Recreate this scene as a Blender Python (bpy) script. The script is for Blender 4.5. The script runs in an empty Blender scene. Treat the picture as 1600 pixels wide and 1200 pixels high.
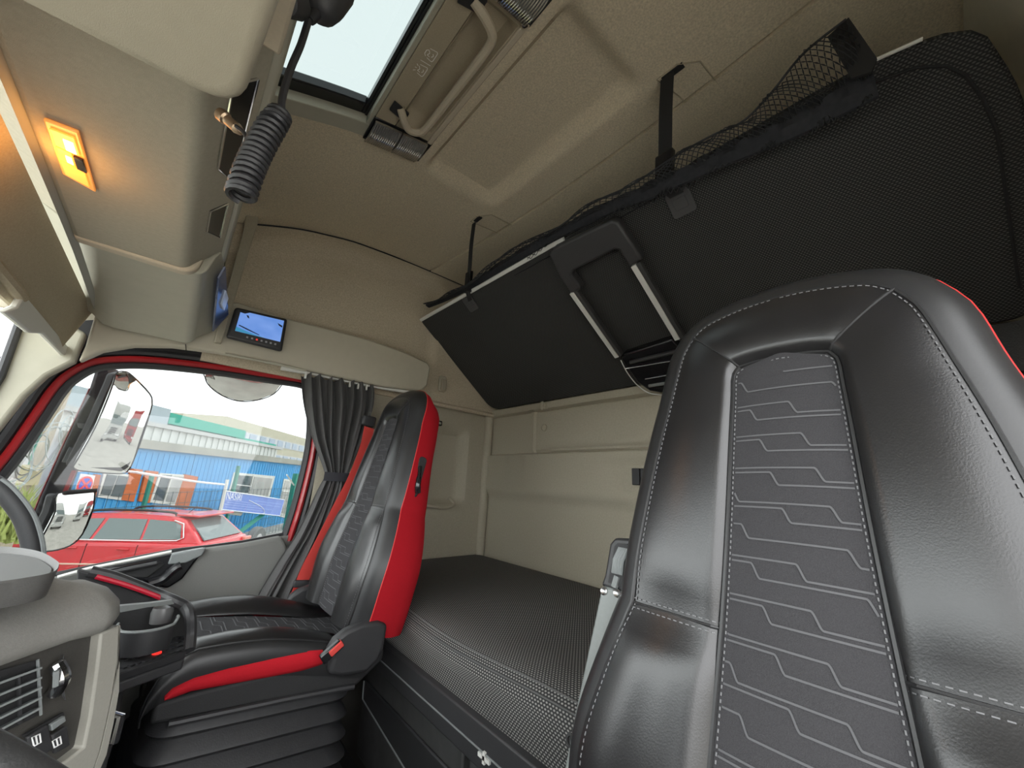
import bpy, bmesh, math, random
import numpy as np
from mathutils import Vector, Matrix, noise

# ------------------------------------------------------------------ camera
# world: X = towards the rear of the cab, Y = towards the passenger side, Z = up, cab floor near Z = 0
scene = bpy.context.scene
F = 604.0
PITCH, ROLL, YAW = math.radians(14.6), math.radians(3.0), math.radians(40.6)
CAM = Vector((0, 0, 1.08))
_f0 = Vector((math.sin(YAW), math.cos(YAW), 0)); _r0 = Vector((math.cos(YAW), -math.sin(YAW), 0)); _u0 = Vector((0, 0, 1))
FW = _f0*math.cos(PITCH) + _u0*math.sin(PITCH)
_u1 = -_f0*math.sin(PITCH) + _u0*math.cos(PITCH)
RT = _r0*math.cos(ROLL) + _u1*math.sin(ROLL)
UP = -_r0*math.sin(ROLL) + _u1*math.cos(ROLL)
cd = bpy.data.cameras.new('camera'); cam = bpy.data.objects.new('camera', cd)
scene.collection.objects.link(cam)
cam.matrix_world = Matrix(((RT.x, UP.x, -FW.x, CAM.x), (RT.y, UP.y, -FW.y, CAM.y), (RT.z, UP.z, -FW.z, CAM.z), (0, 0, 0, 1)))
cd.sensor_width = 36.0; cd.lens = F/1600*36.0; cd.clip_start = 0.01; cd.clip_end = 500
scene.camera = cam

# ------------------------------------------------------------------ overcast sky
w = bpy.data.worlds.new('overcast'); scene.world = w; w.use_nodes = True
bg = w.node_tree.nodes['Background']; bg.inputs[0].default_value = (0.975, 0.99, 1.0, 1); bg.inputs[1].default_value = 7.0
vs = scene.view_settings
vs.view_transform = 'Standard'; vs.look = 'None'; vs.exposure = 0.0; vs.gamma = 1.0; vs.use_curve_mapping = False
scene.cycles.max_bounces = 16; scene.cycles.diffuse_bounces = 8; scene.cycles.transparent_max_bounces = 12

# ------------------------------------------------------------------ measuring: a point of the photograph on a known plane of the cab
def px(x, y, X=None, Y=None, Z=None):
    d = FW*F + RT*(x-800) - UP*(y-600)
    if X is not None: t = (X-CAM.x)/d.x
    elif Y is not None: t = (Y-CAM.y)/d.y
    else: t = (Z-CAM.z)/d.z
    return CAM + d*t
def pxp(x, y, p0, n):
    d = FW*F + RT*(x-800) - UP*(y-600)
    return CAM + d*((Vector(p0)-CAM).dot(Vector(n))/d.dot(Vector(n)))

# ------------------------------------------------------------------ materials
def mat(name, col, rough=0.6, metal=0.0, noise_amt=0.0, noise_scale=60.0, bump=0.0, bump_scale=None, spec=0.5, emit=None, emit_s=0.0, coat=0.0, sheen=0.0):
    m = bpy.data.materials.new(name); m.use_nodes = True
    nt = m.node_tree; b = nt.nodes['Principled BSDF']
    b.inputs['Base Color'].default_value = (*col, 1); b.inputs['Roughness'].default_value = rough
    b.inputs['Metallic'].default_value = metal; b.inputs['Specular IOR Level'].default_value = spec
    b.inputs['Coat Weight'].default_value = coat; b.inputs['Sheen Weight'].default_value = sheen
    if emit: b.inputs['Emission Color'].default_value = (*emit, 1); b.inputs['Emission Strength'].default_value = emit_s
    if noise_amt or bump:
        tc = nt.nodes.new('ShaderNodeTexCoord')
        nz = nt.nodes.new('ShaderNodeTexNoise'); nz.inputs['Scale'].default_value = noise_scale; nz.inputs['Detail'].default_value = 4
        nt.links.new(tc.outputs['Object'], nz.inputs['Vector'])
        if noise_amt:
            rm = nt.nodes.new('ShaderNodeMapRange'); rm.inputs['From Min'].default_value = 0.25; rm.inputs['From Max'].default_value = 0.75
            rm.inputs['To Min'].default_value = 1-noise_amt; rm.inputs['To Max'].default_value = 1+noise_amt
            nt.links.new(nz.outputs['Fac'], rm.inputs['Value'])
            mx = nt.nodes.new('ShaderNodeMix'); mx.data_type = 'RGBA'; mx.blend_type = 'MULTIPLY'; mx.inputs['Factor'].default_value = 1
            mx.inputs['A'].default_value = (*col, 1); nt.links.new(rm.outputs['Result'], mx.inputs['B'])
            nt.links.new(mx.outputs['Result'], b.inputs['Base Color'])
        if bump:
            n2 = nt.nodes.new('ShaderNodeTexNoise'); n2.inputs['Scale'].default_value = bump_scale or noise_scale; n2.inputs['Detail'].default_value = 3
            nt.links.new(tc.outputs['Object'], n2.inputs['Vector'])
            bp = nt.nodes.new('ShaderNodeBump'); bp.inputs['Strength'].default_value = bump; bp.inputs['Distance'].default_value = 0.002
            nt.links.new(n2.outputs['Fac'], bp.inputs['Height']); nt.links.new(bp.outputs['Normal'], b.inputs['Normal'])
    return m

def dotted(name, base, dot, pitch, radius, rough=0.85, axes='bed', soft=0.15):
    """woven cloth with a regular grid of light dots, laid out in metres on the cloth"""
    m = bpy.data.materials.new(name); m.use_nodes = True; nt = m.node_tree; L = nt.links.new
    b = nt.nodes['Principled BSDF']; b.inputs['Roughness'].default_value = rough; b.inputs['Specular IOR Level'].default_value = 0.25
    uv = nt.nodes.new('ShaderNodeUVMap'); uv.uv_map = 'UVMap'
    sp = nt.nodes.new('ShaderNodeSeparateXYZ'); L(uv.outputs['UV'], sp.inputs[0])
    def math_(op, a, v=None):
        n = nt.nodes.new('ShaderNodeMath'); n.operation = op
        for i, q in enumerate((a, v)):
            if q is None: continue
            if isinstance(q, (int, float)): n.inputs[i].default_value = q
            else: L(q, n.inputs[i])
        return n.outputs[0]
    u = math_('DIVIDE', sp.outputs['X'], pitch[0]); v = math_('DIVIDE', sp.outputs['Y'], pitch[1])
    row = math_('FLOOR', v); odd = math_('MULTIPLY', math_('FLOORED_MODULO', row, 2.0), 0.5)
    fu = math_('SUBTRACT', math_('FRACT', math_('ADD', u, odd)), 0.5); fv = math_('SUBTRACT', math_('FRACT', v), 0.5)
    d = math_('SQRT', math_('ADD', math_('MULTIPLY', fu, fu), math_('MULTIPLY', fv, fv)))
    mr = nt.nodes.new('ShaderNodeMapRange'); L(d, mr.inputs['Value'])
    mr.inputs['From Min'].default_value = radius-soft; mr.inputs['From Max'].default_value = radius+soft
    mr.inputs['To Min'].default_value = 1; mr.inputs['To Max'].default_value = 0
    mx = nt.nodes.new('ShaderNodeMix'); mx.data_type = 'RGBA'; L(mr.outputs['Result'], mx.inputs['Factor'])
    mx.inputs['A'].default_value = (*base, 1); mx.inputs['B'].default_value = (*dot, 1)
    L(mx.outputs['Result'], b.inputs['Base Color'])
    bp = nt.nodes.new('ShaderNodeBump'); bp.inputs['Strength'].default_value = 0.4; bp.inputs['Distance'].default_value = 0.001
    L(mr.outputs['Result'], bp.inputs['Height']); L(bp.outputs['Normal'], b.inputs['Normal'])
    return m

def pane_mat(name, tint=(1, 1, 1), refl=0.06):
    """thin window pane: see-through with a tint and a faint surface reflection"""
    m = bpy.data.materials.new(name); m.use_nodes = True; nt = m.node_tree; nt.nodes.clear()
    o = nt.nodes.new('ShaderNodeOutputMaterial'); t = nt.nodes.new('ShaderNodeBsdfTransparent'); g = nt.nodes.new('ShaderNodeBsdfGlossy')
    t.inputs[0].default_value = (*tint, 1); g.inputs['Roughness'].default_value = 0.02
    x = nt.nodes.new('ShaderNodeMixShader'); x.inputs[0].default_value = refl
    nt.links.new(t.outputs[0], x.inputs[1]); nt.links.new(g.outputs[0], x.inputs[2]); nt.links.new(x.outputs[0], o.inputs[0])
    return m

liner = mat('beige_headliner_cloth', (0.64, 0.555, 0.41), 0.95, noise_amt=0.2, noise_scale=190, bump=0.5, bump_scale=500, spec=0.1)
side_liner = mat('beige_door_liner_cloth', (0.52, 0.45, 0.34), 0.95, noise_amt=0.18, noise_scale=170, bump=0.4, bump_scale=450, spec=0.1)  # side liner cloth, a darker beige than the headliner
wall_m = mat('beige_wall_plastic', (0.42, 0.385, 0.30), 0.75, noise_amt=0.06, noise_scale=120, bump=0.25, bump_scale=900, spec=0.25)
cream = mat('cream_plastic', (0.37, 0.33, 0.25), 0.55, noise_amt=0.03, noise_scale=30, bump=0.15, bump_scale=900, spec=0.35)
cream_pale = mat('pale_cream_plastic', (0.42, 0.40, 0.32), 0.5, noise_amt=0.03, noise_scale=30, spec=0.35)
taupe = mat('taupe_plastic', (0.42, 0.36, 0.26), 0.6, noise_amt=0.08, noise_scale=300, bump=0.3, bump_scale=700, spec=0.25)
handle_m = mat('taupe_handle_plastic', (0.52, 0.45, 0.34), 0.5, noise_amt=0.05, noise_scale=200, spec=0.35)
visor_m = mat('beige_visor_cloth', (0.42, 0.36, 0.26), 0.95, noise_amt=0.1, noise_scale=250, bump=0.4, bump_scale=500, spec=0.1)
leather = mat('black_leather', (0.014, 0.0135, 0.0142), 0.28, noise_amt=0.15, noise_scale=14, bump=0.08, bump_scale=520, spec=0.6)
leather_side = mat('black_side_leather', (0.018, 0.018, 0.019), 0.42, noise_amt=0.15, noise_scale=14, bump=0.06, bump_scale=500, spec=0.5)
insert_m = mat('charcoal_seat_cloth', (0.046, 0.045, 0.048), 0.92, noise_amt=0.2, noise_scale=900, bump=0.4, bump_scale=1500, spec=0.15)
pattern_m = mat('grey_printed_line', (0.105, 0.105, 0.11), 0.9, spec=0.1)
stitch_m = mat('grey_thread', (0.15, 0.15, 0.155), 0.8)
red_cloth = mat('red_cloth', (0.44, 0.010, 0.019), 0.85, noise_amt=0.1, noise_scale=600, bump=0.2, bump_scale=900, spec=0.2)
red_pipe = mat('red_piping', (0.60, 0.03, 0.03), 0.55)
red_belt = mat('red_webbing', (0.62, 0.055, 0.045), 0.75, noise_amt=0.1, noise_scale=700)
red_paint = mat('red_car_paint', (0.34, 0.010, 0.014), 0.3, coat=0.4)
black_p = mat('black_plastic', (0.030, 0.030, 0.032), 0.5, noise_amt=0.1, noise_scale=400, bump=0.15, bump_scale=900)
black_soft = mat('matt_black_plastic', (0.018, 0.018, 0.019), 0.7, noise_amt=0.12, noise_scale=300, bump=0.2, bump_scale=700)
black_gloss = mat('gloss_black_plastic', (0.012, 0.012, 0.014), 0.18)
rubber = mat('black_rubber', (0.02, 0.02, 0.022), 0.45)
rubber_bellow = mat('black_bellows_vinyl', (0.024, 0.024, 0.026), 0.5, noise_amt=0.15, noise_scale=60, bump=0.2, bump_scale=300)
grey_p = mat('grey_plastic', (0.20, 0.215, 0.215), 0.6, noise_amt=0.05, noise_scale=200, bump=0.2, bump_scale=800)
dash_top = mat('grey_dashboard_plastic', (0.205, 0.20, 0.185), 0.6, noise_amt=0.06, noise_scale=300, bump=0.25, bump_scale=700, spec=0.35)
dash_face = mat('dark_grey_dash_plastic', (0.048, 0.045, 0.040), 0.65, noise_amt=0.08, noise_scale=300, bump=0.2, bump_scale=700)
dash_frame = mat('warm_grey_frame_plastic', (0.30, 0.29, 0.255), 0.6, noise_amt=0.04, noise_scale=300)
door_grey = mat('grey_door_plastic', (0.165, 0.165, 0.154), 0.65, noise_amt=0.06, noise_scale=300, bump=0.25, bump_scale=700)
alu = mat('brushed_aluminium', (0.78, 0.78, 0.74), 0.45, metal=0.25, noise_amt=0.03)
chrome = mat('chrome', (0.8, 0.8, 0.82), 0.12, metal=1.0)
steel_screw = mat('steel_screw', (0.6, 0.6, 0.6), 0.3, metal=1.0)
curtain_m = mat('charcoal_curtain_cloth', (0.085, 0.083, 0.083), 0.9, noise_amt=0.15, noise_scale=500, bump=0.2, bump_scale=900, spec=0.15, sheen=0.1)
strap_m = mat('black_webbing', (0.014, 0.014, 0.015), 0.8, noise_amt=0.2, noise_scale=500)
net_m = mat('black_net_cord', (0.016, 0.017, 0.019), 0.75)
bunk_cloth = dotted('black_bunk_weave', (0.021, 0.0215, 0.022), (0.105, 0.103, 0.098), (0.0088, 0.0056), 0.27)
bunk_side = mat('black_bunk_cloth', (0.017, 0.0175, 0.019), 0.9, noise_amt=0.2, noise_scale=400)
bed_cloth = dotted('dotted_mattress_cloth', (0.030, 0.030, 0.031), (0.31, 0.30, 0.285), (0.0098, 0.0062), 0.27)
dark_panel = mat('dark_grained_leatherette', (0.045, 0.046, 0.048), 0.55, bump=0.6, bump_scale=350, noise_amt=0.1, noise_scale=200)
glass_pane = pane_mat('dimming_window_glass', (0.52, 0.535, 0.532), 0.03)  # tint darkens the pane to hold down the brightness of the yard
glass_tint = pane_mat('tinted_roof_glass', (0.345, 0.37, 0.366), 0.03)
mirror_m = mat('mirror_glass', (0.72, 0.72, 0.70), 0.01, metal=1.0)
lens_clear = mat('clear_ribbed_lens', (0.50, 0.48, 0.45), 0.12, metal=0.85)
amber = mat('lit_amber_lens', (1.0, 0.5, 0.1), 0.3, emit=(1.0, 0.33, 0.04), emit_s=1.25)
bulb_m = mat('lit_bulb', (1, 0.9, 0.6), 0.3, emit=(1.0, 0.72, 0.32), emit_s=3.0)

# ------------------------------------------------------------------ scene helpers
C = scene.collection
def link(o, parent=None):
    C.objects.link(o)
    if parent is not None:
        o.parent = parent
        p = parent; base = Matrix.Identity(4)
        o.matrix_parent_inverse = rootmat(parent).inverted()
    return o
ROOT = {}
def rootmat(o):
    return ROOT.get(o.name, Matrix.Identity(4))
def tag(o, label=None, cat=None, group=None, kind=None):
    if label: o['label'] = label
    if cat: o['category'] = cat
    if group: o['group'] = group
    if kind: o['kind'] = kind
    return o
def thing(name, label, cat, loc=(0, 0, 0), group=None):
    o = bpy.data.objects.new(name, None); C.objects.link(o); o.location = loc; o.empty_display_size = 0.05
    ROOT[o.name] = Matrix.Translation(loc)
    return tag(o, label, cat, group)

class MB:
    def __init__(s): s.v = []; s.f = []; s.uv = None
    def add(s, verts, faces):
        n = len(s.v); s.v += [tuple(v) for v in verts]; s.f += [tuple(i+n for i in f) for f in faces]; return s
    def box(s, x0, x1, y0, y1, z0, z1):
        x0, x1 = min(x0, x1), max(x0, x1); y0, y1 = min(y0, y1), max(y0, y1); z0, z1 = min(z0, z1), max(z0, z1)
        return s.add([(x0,y0,z0),(x1,y0,z0),(x1,y1,z0),(x0,y1,z0),(x0,y0,z1),(x1,y0,z1),(x1,y1,z1),(x0,y1,z1)],
                     [(0,3,2,1),(4,5,6,7),(0,1,5,4),(1,2,6,5),(2,3,7,6),(3,0,4,7)])
    def obox(s, c, ax, ay, az, hx, hy, hz):
        c = Vector(c); ax, ay, az = Vector(ax).normalized()*hx, Vector(ay).normalized()*hy, Vector(az).normalized()*hz
        vs_ = [c+ax*i+ay*j+az*k for k in (-1, 1) for i, j in ((-1,-1),(1,-1),(1,1),(-1,1))]
        fs = [(0,3,2,1),(4,5,6,7),(0,1,5,4),(1,2,6,5),(2,3,7,6),(3,0,4,7)]
        if ax.cross(ay).dot(az) < 0: fs = [f[::-1] for f in fs]
        return s.add(vs_, fs)
    def prism(s, poly, vec):
        """polygon (list of 3D points) pushed along vec"""
        poly = [Vector(p) for p in poly]; vec = Vector(vec); n = len(poly)
        nm = Vector((0, 0, 0))
        for i in range(n):
            a, b = poly[i], poly[(i+1) % n]; nm += a.cross(b)
        fl = nm.dot(vec) > 0
        vs_ = poly + [p+vec for p in poly]
        fs = [tuple(range(n)), tuple(range(2*n-1, n-1, -1))] + [(i, i+n, (i+1) % n+n, (i+1) % n) for i in range(n)]
        if fl: fs = [f[::-1] for f in fs]
        return s.add(vs_, fs)
    def tube(s, path, r, n=8, closed=False, flat=None):
        path = [Vector(p) for p in path]; m = len(path)
        rs = r if isinstance(r, (list, tuple)) else [r]*m
        rings = []; prev = None
        for i, p in enumerate(path):
            if closed: t = path[(i+1) % m]-path[i-1]
            else: t = path[min(i+1, m-1)]-path[max(i-1, 0)]
            t.normalize()
            if prev is None:
                a = Vector((0, 0, 1)) if abs(t.z) < 0.9 else Vector((1, 0, 0))
                u = t.cross(a).normalized()
            else:
                u = prev-t*prev.dot(t)
                u = u.normalized() if u.length > 1e-6 else t.orthogonal().normalized()
            prev = u; v_ = t.cross(u)
            rings.append([p+(u*math.cos(2*math.pi*k/n)+v_*math.sin(2*math.pi*k/n))*rs[i] for k in range(n)])
        vs_ = [q for rg in rings for q in rg]; fs = []
        for i in range(m if closed else m-1):
            j = (i+1) % m
            for k in range(n):
                l = (k+1) % n; fs.append((i*n+k, i*n+l, j*n+l, j*n+k))
        if not closed: fs += [tuple(range(n-1, -1, -1)), tuple((m-1)*n+k for k in range(n))]
        return s.add(vs_, fs)
    def grid(s, pts, cu=False):
        """pts[i][j] surface"""
        nu, nv = len(pts), len(pts[0])
        vs_ = [p for r in pts for p in r]; fs = []
        for i in range(nu if cu else nu-1):
            for j in range(nv-1):
                i2 = (i+1) % nu; fs.append((i*nv+j, i2*nv+j, i2*nv+j+1, i*nv+j+1))
        return s.add(vs_, fs)
    def slab(s, pts, off):
        """surface pts[i][j] given a body by offset: a vector, or a number along the surface normals"""
        nu, nv = len(pts), len(pts[0]); P = [[Vector(p) for p in r] for r in pts]
        if isinstance(off, (int, float)):
            Q = []
            for i in range(nu):
                row = []
                for j in range(nv):
                    du = P[min(i+1, nu-1)][j]-P[max(i-1, 0)][j]; dv = P[i][min(j+1, nv-1)]-P[i][max(j-1, 0)]
                    n_ = du.cross(dv); n_ = n_.normalized() if n_.length > 1e-9 else Vector((0, 0, 1))
                    row.append(P[i][j]+n_*off)
                Q.append(row)
        else: Q = [[p+Vector(off) for p in r] for r in P]
        a = len(s.v); s.grid(P); b = len(s.v); 
        s.v += [tuple(q) for r in Q for q in r]
        for i in range(nu-1):
            for j in range(nv-1):
                s.f.append((b+i*nv+j, b+i*nv+j+1, b+(i+1)*nv+j+1, b+(i+1)*nv+j))
        rim = [(i, 0) for i in range(nu)] + [(nu-1, j) for j in range(1, nv)] + [(i, nv-1) for i in range(nu-2, -1, -1)] + [(0, j) for j in range(nv-2, 0, -1)]
        for k in range(len(rim)):
            (i, j), (i2, j2) = rim[k], rim[(k+1) % len(rim)]
            s.f.append((a+i*nv+j, b+i*nv+j, b+i2*nv+j2, a+i2*nv+j2))
        return s
    def lathe(s, c, axis, prof, n=20):
        """prof: (radius, height along axis)"""
        c = Vector(c); t = Vector(axis).normalized(); u = t.orthogonal().normalized(); v_ = t.cross(u); m = len(prof)
        vs_ = [c+t*h+(u*math.cos(2*math.pi*k/n)+v_*math.sin(2*math.pi*k/n))*r for r, h in prof for k in range(n)]
        fs = [(i*n+k, i*n+(k+1) % n, (i+1)*n+(k+1) % n, (i+1)*n+k) for i in range(m-1) for k in range(n)]
        fs += [tuple(range(n-1, -1, -1)), tuple((m-1)*n+k for k in range(n))]
        return s.add(vs_, fs)
    def build(s, name, m, parent=None, bevel=0, seg=2, smooth=True, angle=35, fix=True, uv=None, kind=None, label=None):
        me = bpy.data.meshes.new(name); me.from_pydata(s.v, [], s.f)
        if fix:
            bm = bmesh.new(); bm.from_mesh(me); bmesh.ops.recalc_face_normals(bm, faces=bm.faces); bm.to_mesh(me); bm.free()
        me.materials.append(m)
        if smooth:
            me.polygons.foreach_set('use_smooth', [True]*len(me.polygons)); me.set_sharp_from_angle(angle=math.radians(angle))
        if uv:
            ul = me.uv_layers.new(name='UVMap')
            for lp in me.loops: ul.data[lp.index].uv = uv(me.vertices[lp.vertex_index].co)
        me.update()
        o = bpy.data.objects.new(name, me); link(o, parent)
        if bevel:
            b = o.modifiers.new('bevel', 'BEVEL'); b.width = bevel; b.segments = seg; b.limit_method = 'ANGLE'; b.angle_limit = math.radians(40)
            b.use_clamp_overlap = True
        if kind: o['kind'] = kind
        if label: o['label'] = label
        return o

def struct(name, mb, m, **k):
    o = mb.build(name, m, **k); o['kind'] = 'structure'; return o
def interp(tab, x):
    if x <= tab[0][0]: return tab[0][1]
    for (a, b), (c, d) in zip(tab, tab[1:]):
        if x <= c: return b+(d-b)*(x-a)/(c-a)
    return tab[-1][1]
def sst(a, b, x):
    t = max(0.0, min(1.0, (x-a)/(b-a))) if a != b else float(x > a)
    return t*t*(3-2*t)
def lin(a, b, n): return [a+(b-a)*i/(n-1) for i in range(n)]
def smooth_path(pts, n=6, closed=False):
    """Catmull-Rom through pts"""
    P = [Vector(p) for p in pts]; m = len(P); out = []
    for i in range(m if closed else m-1):
        p0 = P[(i-1) % m] if closed or i > 0 else P[0]; p1 = P[i]; p2 = P[(i+1) % m]; p3 = P[(i+2) % m] if closed or i+2 < m else P[-1]
        for k in range(n):
            t = k/n
            out.append(0.5*((2*p1)+(-p0+p2)*t+(2*p0-5*p1+4*p2-p3)*t*t+(-p0+3*p1-3*p2+p3)*t**3))
    if not closed: out.append(P[-1])
    return out
def rrect(w_, h_, r, n=5):
    o = []
    for cx, cy, a0 in ((w_/2-r, h_/2-r, 0), (-w_/2+r, h_/2-r, 90), (-w_/2+r, -h_/2+r, 180), (w_/2-r, -h_/2+r, 270)):
        for k in range(n+1):
            a = math.radians(a0+90*k/n); o.append((cx+r*math.cos(a), cy+r*math.sin(a)))
    return o
def plate(mb, c, ux, uy, w_, h_, r, vec, n=5):
    """rounded plate centred at c in the plane of ux, uy, thickened by vec"""
    c, ux, uy = Vector(c), Vector(ux).normalized(), Vector(uy).normalized()
    return mb.prism([c+ux*a+uy*b for a, b in rrect(w_, h_, r, n)], vec)

# ================================================================== THE CAB SHELL
YC = 0.89                      # centre line of the cab
carpet = mat('black_floor_mat', (0.016, 0.016, 0.017), 0.85, noise_amt=0.3, noise_scale=200)
shell_m = mat('dark_sheet_metal', (0.05, 0.05, 0.05), 0.8)
struct('floor', MB().box(-0.9, 1.70, -0.40, 2.18, -0.06, 0.0), carpet)

ZS = [(-0.6, 1.93), (-0.3, 2.045), (-0.02, 2.15), (0.094, 2.20), (0.267, 2.268), (0.513, 2.322), (0.75, 2.338), (1.08, 2.345), (1.7, 2.345)]
def ceil_z(x, y):
    z = interp(ZS, x)*0.5 + 0.25*(interp(ZS, x-0.06)+interp(ZS, x+0.06))
    z += 0.02*(1-min(1.0, ((y-YC)/1.1)**2))
    m = sst(0.55, 0.59, x)*(1-sst(0.87, 0.94, x))*sst(0.48, 0.55, y)*(1-sst(1.24, 1.30, y))
    return z + 0.045*m
def seam_x(y): return 1.075-0.085*((y-YC)/1.08)**2
def ceil_patch(mb, fx0, fx1, y0, y1, nx, ny, th=0.02, dz=0.0):
    pts = [[(fx0(y)+(fx1(y)-fx0(y))*i/(nx-1), y, ceil_z(fx0(y)+(fx1(y)-fx0(y))*i/(nx-1), y)+dz) for y in lin(y0, y1, ny)] for i in range(nx)]
    return mb.slab(pts, (0, 0, th))
K = lambda v: (lambda y: v)
cm = MB()
ceil_patch(cm, K(0.516), seam_x, -0.22, 2.0, 42, 90)
ceil_patch(cm, K(-0.12), K(0.516), 1.262, 2.0, 22, 24)
ceil_patch(cm, K(-0.12), K(0.516), -0.22, 0.498, 22, 24)
ceil_o = struct('ceiling', cm, liner)
rm_ = MB(); ceil_patch(rm_, lambda y: seam_x(y)+0.010, K(1.64), -0.22, 2.0, 14, 40, dz=-0.004)
rm_.build('rear_liner', liner, ceil_o)
# closed roof skin and outer skins behind the liners
roofpts = [[(x, y, ceil_z(x, y)+0.085) for y in lin(-0.42, 2.2, 12)] for x in lin(0.33, 1.72, 10)]
rs = MB().slab(roofpts, (0, 0, 0.02))
for y0, y1 in ((1.235, 2.2), (-0.42, 0.53)):
    rs.slab([[(x, y, ceil_z(x, y)+0.085) for y in lin(y0, y1, 5)] for x in lin(-0.62, 0.33, 8)], (0, 0, 0.02))
rs.slab([[(x, y, ceil_z(x, y)+0.085) for y in lin(0.53, 1.235, 4)] for x in lin(-0.62, -0.32, 4)], (0, 0, 0.02))
rs.build('roof_skin', shell_m, ceil_o)

# --- rear wall with its mouldings
def rear_x(y, z):
    d = 0.0
    shelf = sst(0.985, 1.05, z)*(1-sst(1.258, 1.268, z))
    d += 0.034*shelf
    ramp = sst(1.60, 1.45, y)                       # the shelf lip swells out towards the middle
    d += 0.030*ramp*sst(1.262, 1.270, z)*(1-sst(1.275, 1.30, z))
    d += 0.018*sst(1.672, 1.660, y)*sst(1.27, 1.285, z)*(1-sst(1.50, 1.515, z))*0.6
    d += 0.016*sst(1.690, 1.682, y)*sst(1.640, 1.648, y)*sst(1.262, 1.268, z)*(1-sst(1.52, 1.53, z))
    d += 0.028*sst(1.512, 1.522, z)*(1-sst(1.56, 1.575, z))
    # a soft hollow around the switch block
    d -= 0.012*sst(1.20, 1.08, y)*sst(1.065, 1.085, z)*(1-sst(1.205, 1.225, z))
    return 1.625-d
ys = sorted(set([round(v, 4) for v in lin(-0.36, 2.12, 90)] + [1.64, 1.648, 1.66, 1.672, 1.682, 1.69]))
zz = sorted(set([round(v, 4) for v in lin(0.45, 1.75, 60)] + [1.258, 1.263, 1.268, 1.275, 1.285, 1.505, 1.512, 1.522, 1.53, 1.56, 1.575]))
wr = MB().slab([[(rear_x(y, z), y, z) for y in ys] for z in zz], (0.03, 0, 0))
wr.box(1.64, 1.67, -0.40, 2.2, 1.74, 2.46); wr.box(1.64, 1.67, -0.40, 2.2, -0.02, 0.46)
wall_rear = struct('wall_rear', wr, wall_m)
hp = MB(); plate(hp, (1.595, 1.853, 1.150), (0, 1, 0), (0, 0, 1), 0.300, 0.205, 0.012, (-0.004, 0, 0)); hp.build('access_cover', wall_m, wall_rear, bevel=0.0015)
bt = MB(); bt.lathe((1.612, 1.572, 1.411), (-1, 0, 0), [(0.022, 0), (0.022, 0.004), (0.018, 0.006), (0.017, 0.002), (0.001, 0.002)], 20); bt.build('round_plug', wall_m, wall_rear)
cp = MB(); cp.box(1.572, 1.60, 1.535, 1.575, 1.512, 1.552); cp.box(1.566, 1.575, 1.545, 1.565, 1.505, 1.560); cp.build('bunk_catch', wall_m, wall_rear, bevel=0.004)
sw = thing('switch_block', 'small black rocker switch block set in the beige rear wall beside the driver seat', 'switch', (1.60, 0.93, 1.14))
sb = MB(); plate(sb, (1.603, 0.93, 1.135), (0, 1, 0), (0, 0, 1), 0.22, 0.118, 0.008, (-0.006, 0, 0)); sb.build('bezel', wall_m, sw, bevel=0.002)
for k, yy in enumerate((0.967, 0.925, 0.883)):
    b_ = MB(); b_.box(1.580, 1.600, yy-0.019, yy+0.019, 1.107, 1.180); b_.build('rocker', black_p, sw, bevel=0.003)

# dark pocket on the rear wall at the driver's end
dpk = thing('storage_pocket', 'dark grained leatherette pocket on the rear wall behind the driver seat', 'pocket', (1.59, -0.16, 1.2))
pk = [[(1.572-0.04*math.sin(math.pi*min(1, max(0, (z-0.95)/0.62)))**0.6-0.0*(y), y, z) for y in lin(-0.34, 0.16, 10)] for z in lin(0.95, 1.552, 24)]
MB().slab(pk, (0.02, 0, 0)).build('pocket_panel', dark_panel, dpk)
MB().lathe((1.536, -0.125, 1.385), (-1, 0, 0), [(0.028, 0), (0.030, 0.008), (0.024, 0.016), (0.022, 0.010), (0.001, 0.010)], 20).build('push_button', black_p, dpk)

# --- passenger side: lower wall with a moulded pocket, upper liner
def low_y(x, z):
    d = 0.0
    d += 0.055*sst(1.13, 1.16, x)*(1-sst(1.40, 1.462, x))*sst(0.93, 0.98, z)*(1-sst(1.36, 1.43, z))
    return 2.095+d
wp = MB().slab([[(x, low_y(x, z), z) for z in lin(0.45, 1.60, 50)] for x in lin(0.56, 1.63, 56)], (0, 0.03, 0))
wp.box(0.62, 1.66, 2.10, 2.13, 0.0, 0.46); wp.box(-0.75, 1.66, 2.155, 2.18, 1.60, 2.46)
wall_p = struct('wall_passenger', wp, wall_m)
MB().tube([(1.60, 2.10, 0.60), (1.60, 2.088, 1.0), (1.60, 2.085, 1.54)], 0.030, 12).build('corner_post', wall_m, wall_p)
tr = MB(); tr.tube(smooth_path([(1.14, 2.085, 0.945), (1.22, 2.07, 0.935), (1.32, 2.07, 0.93), (1.37, 2.085, 0.95), (1.34, 2.10, 0.985)], 5), 0.010, 8); tr.box(1.13, 1.36, 2.09, 2.15, 0.925, 0.94)
tr.build('pocket_lip', wall_m, wall_p)

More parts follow.
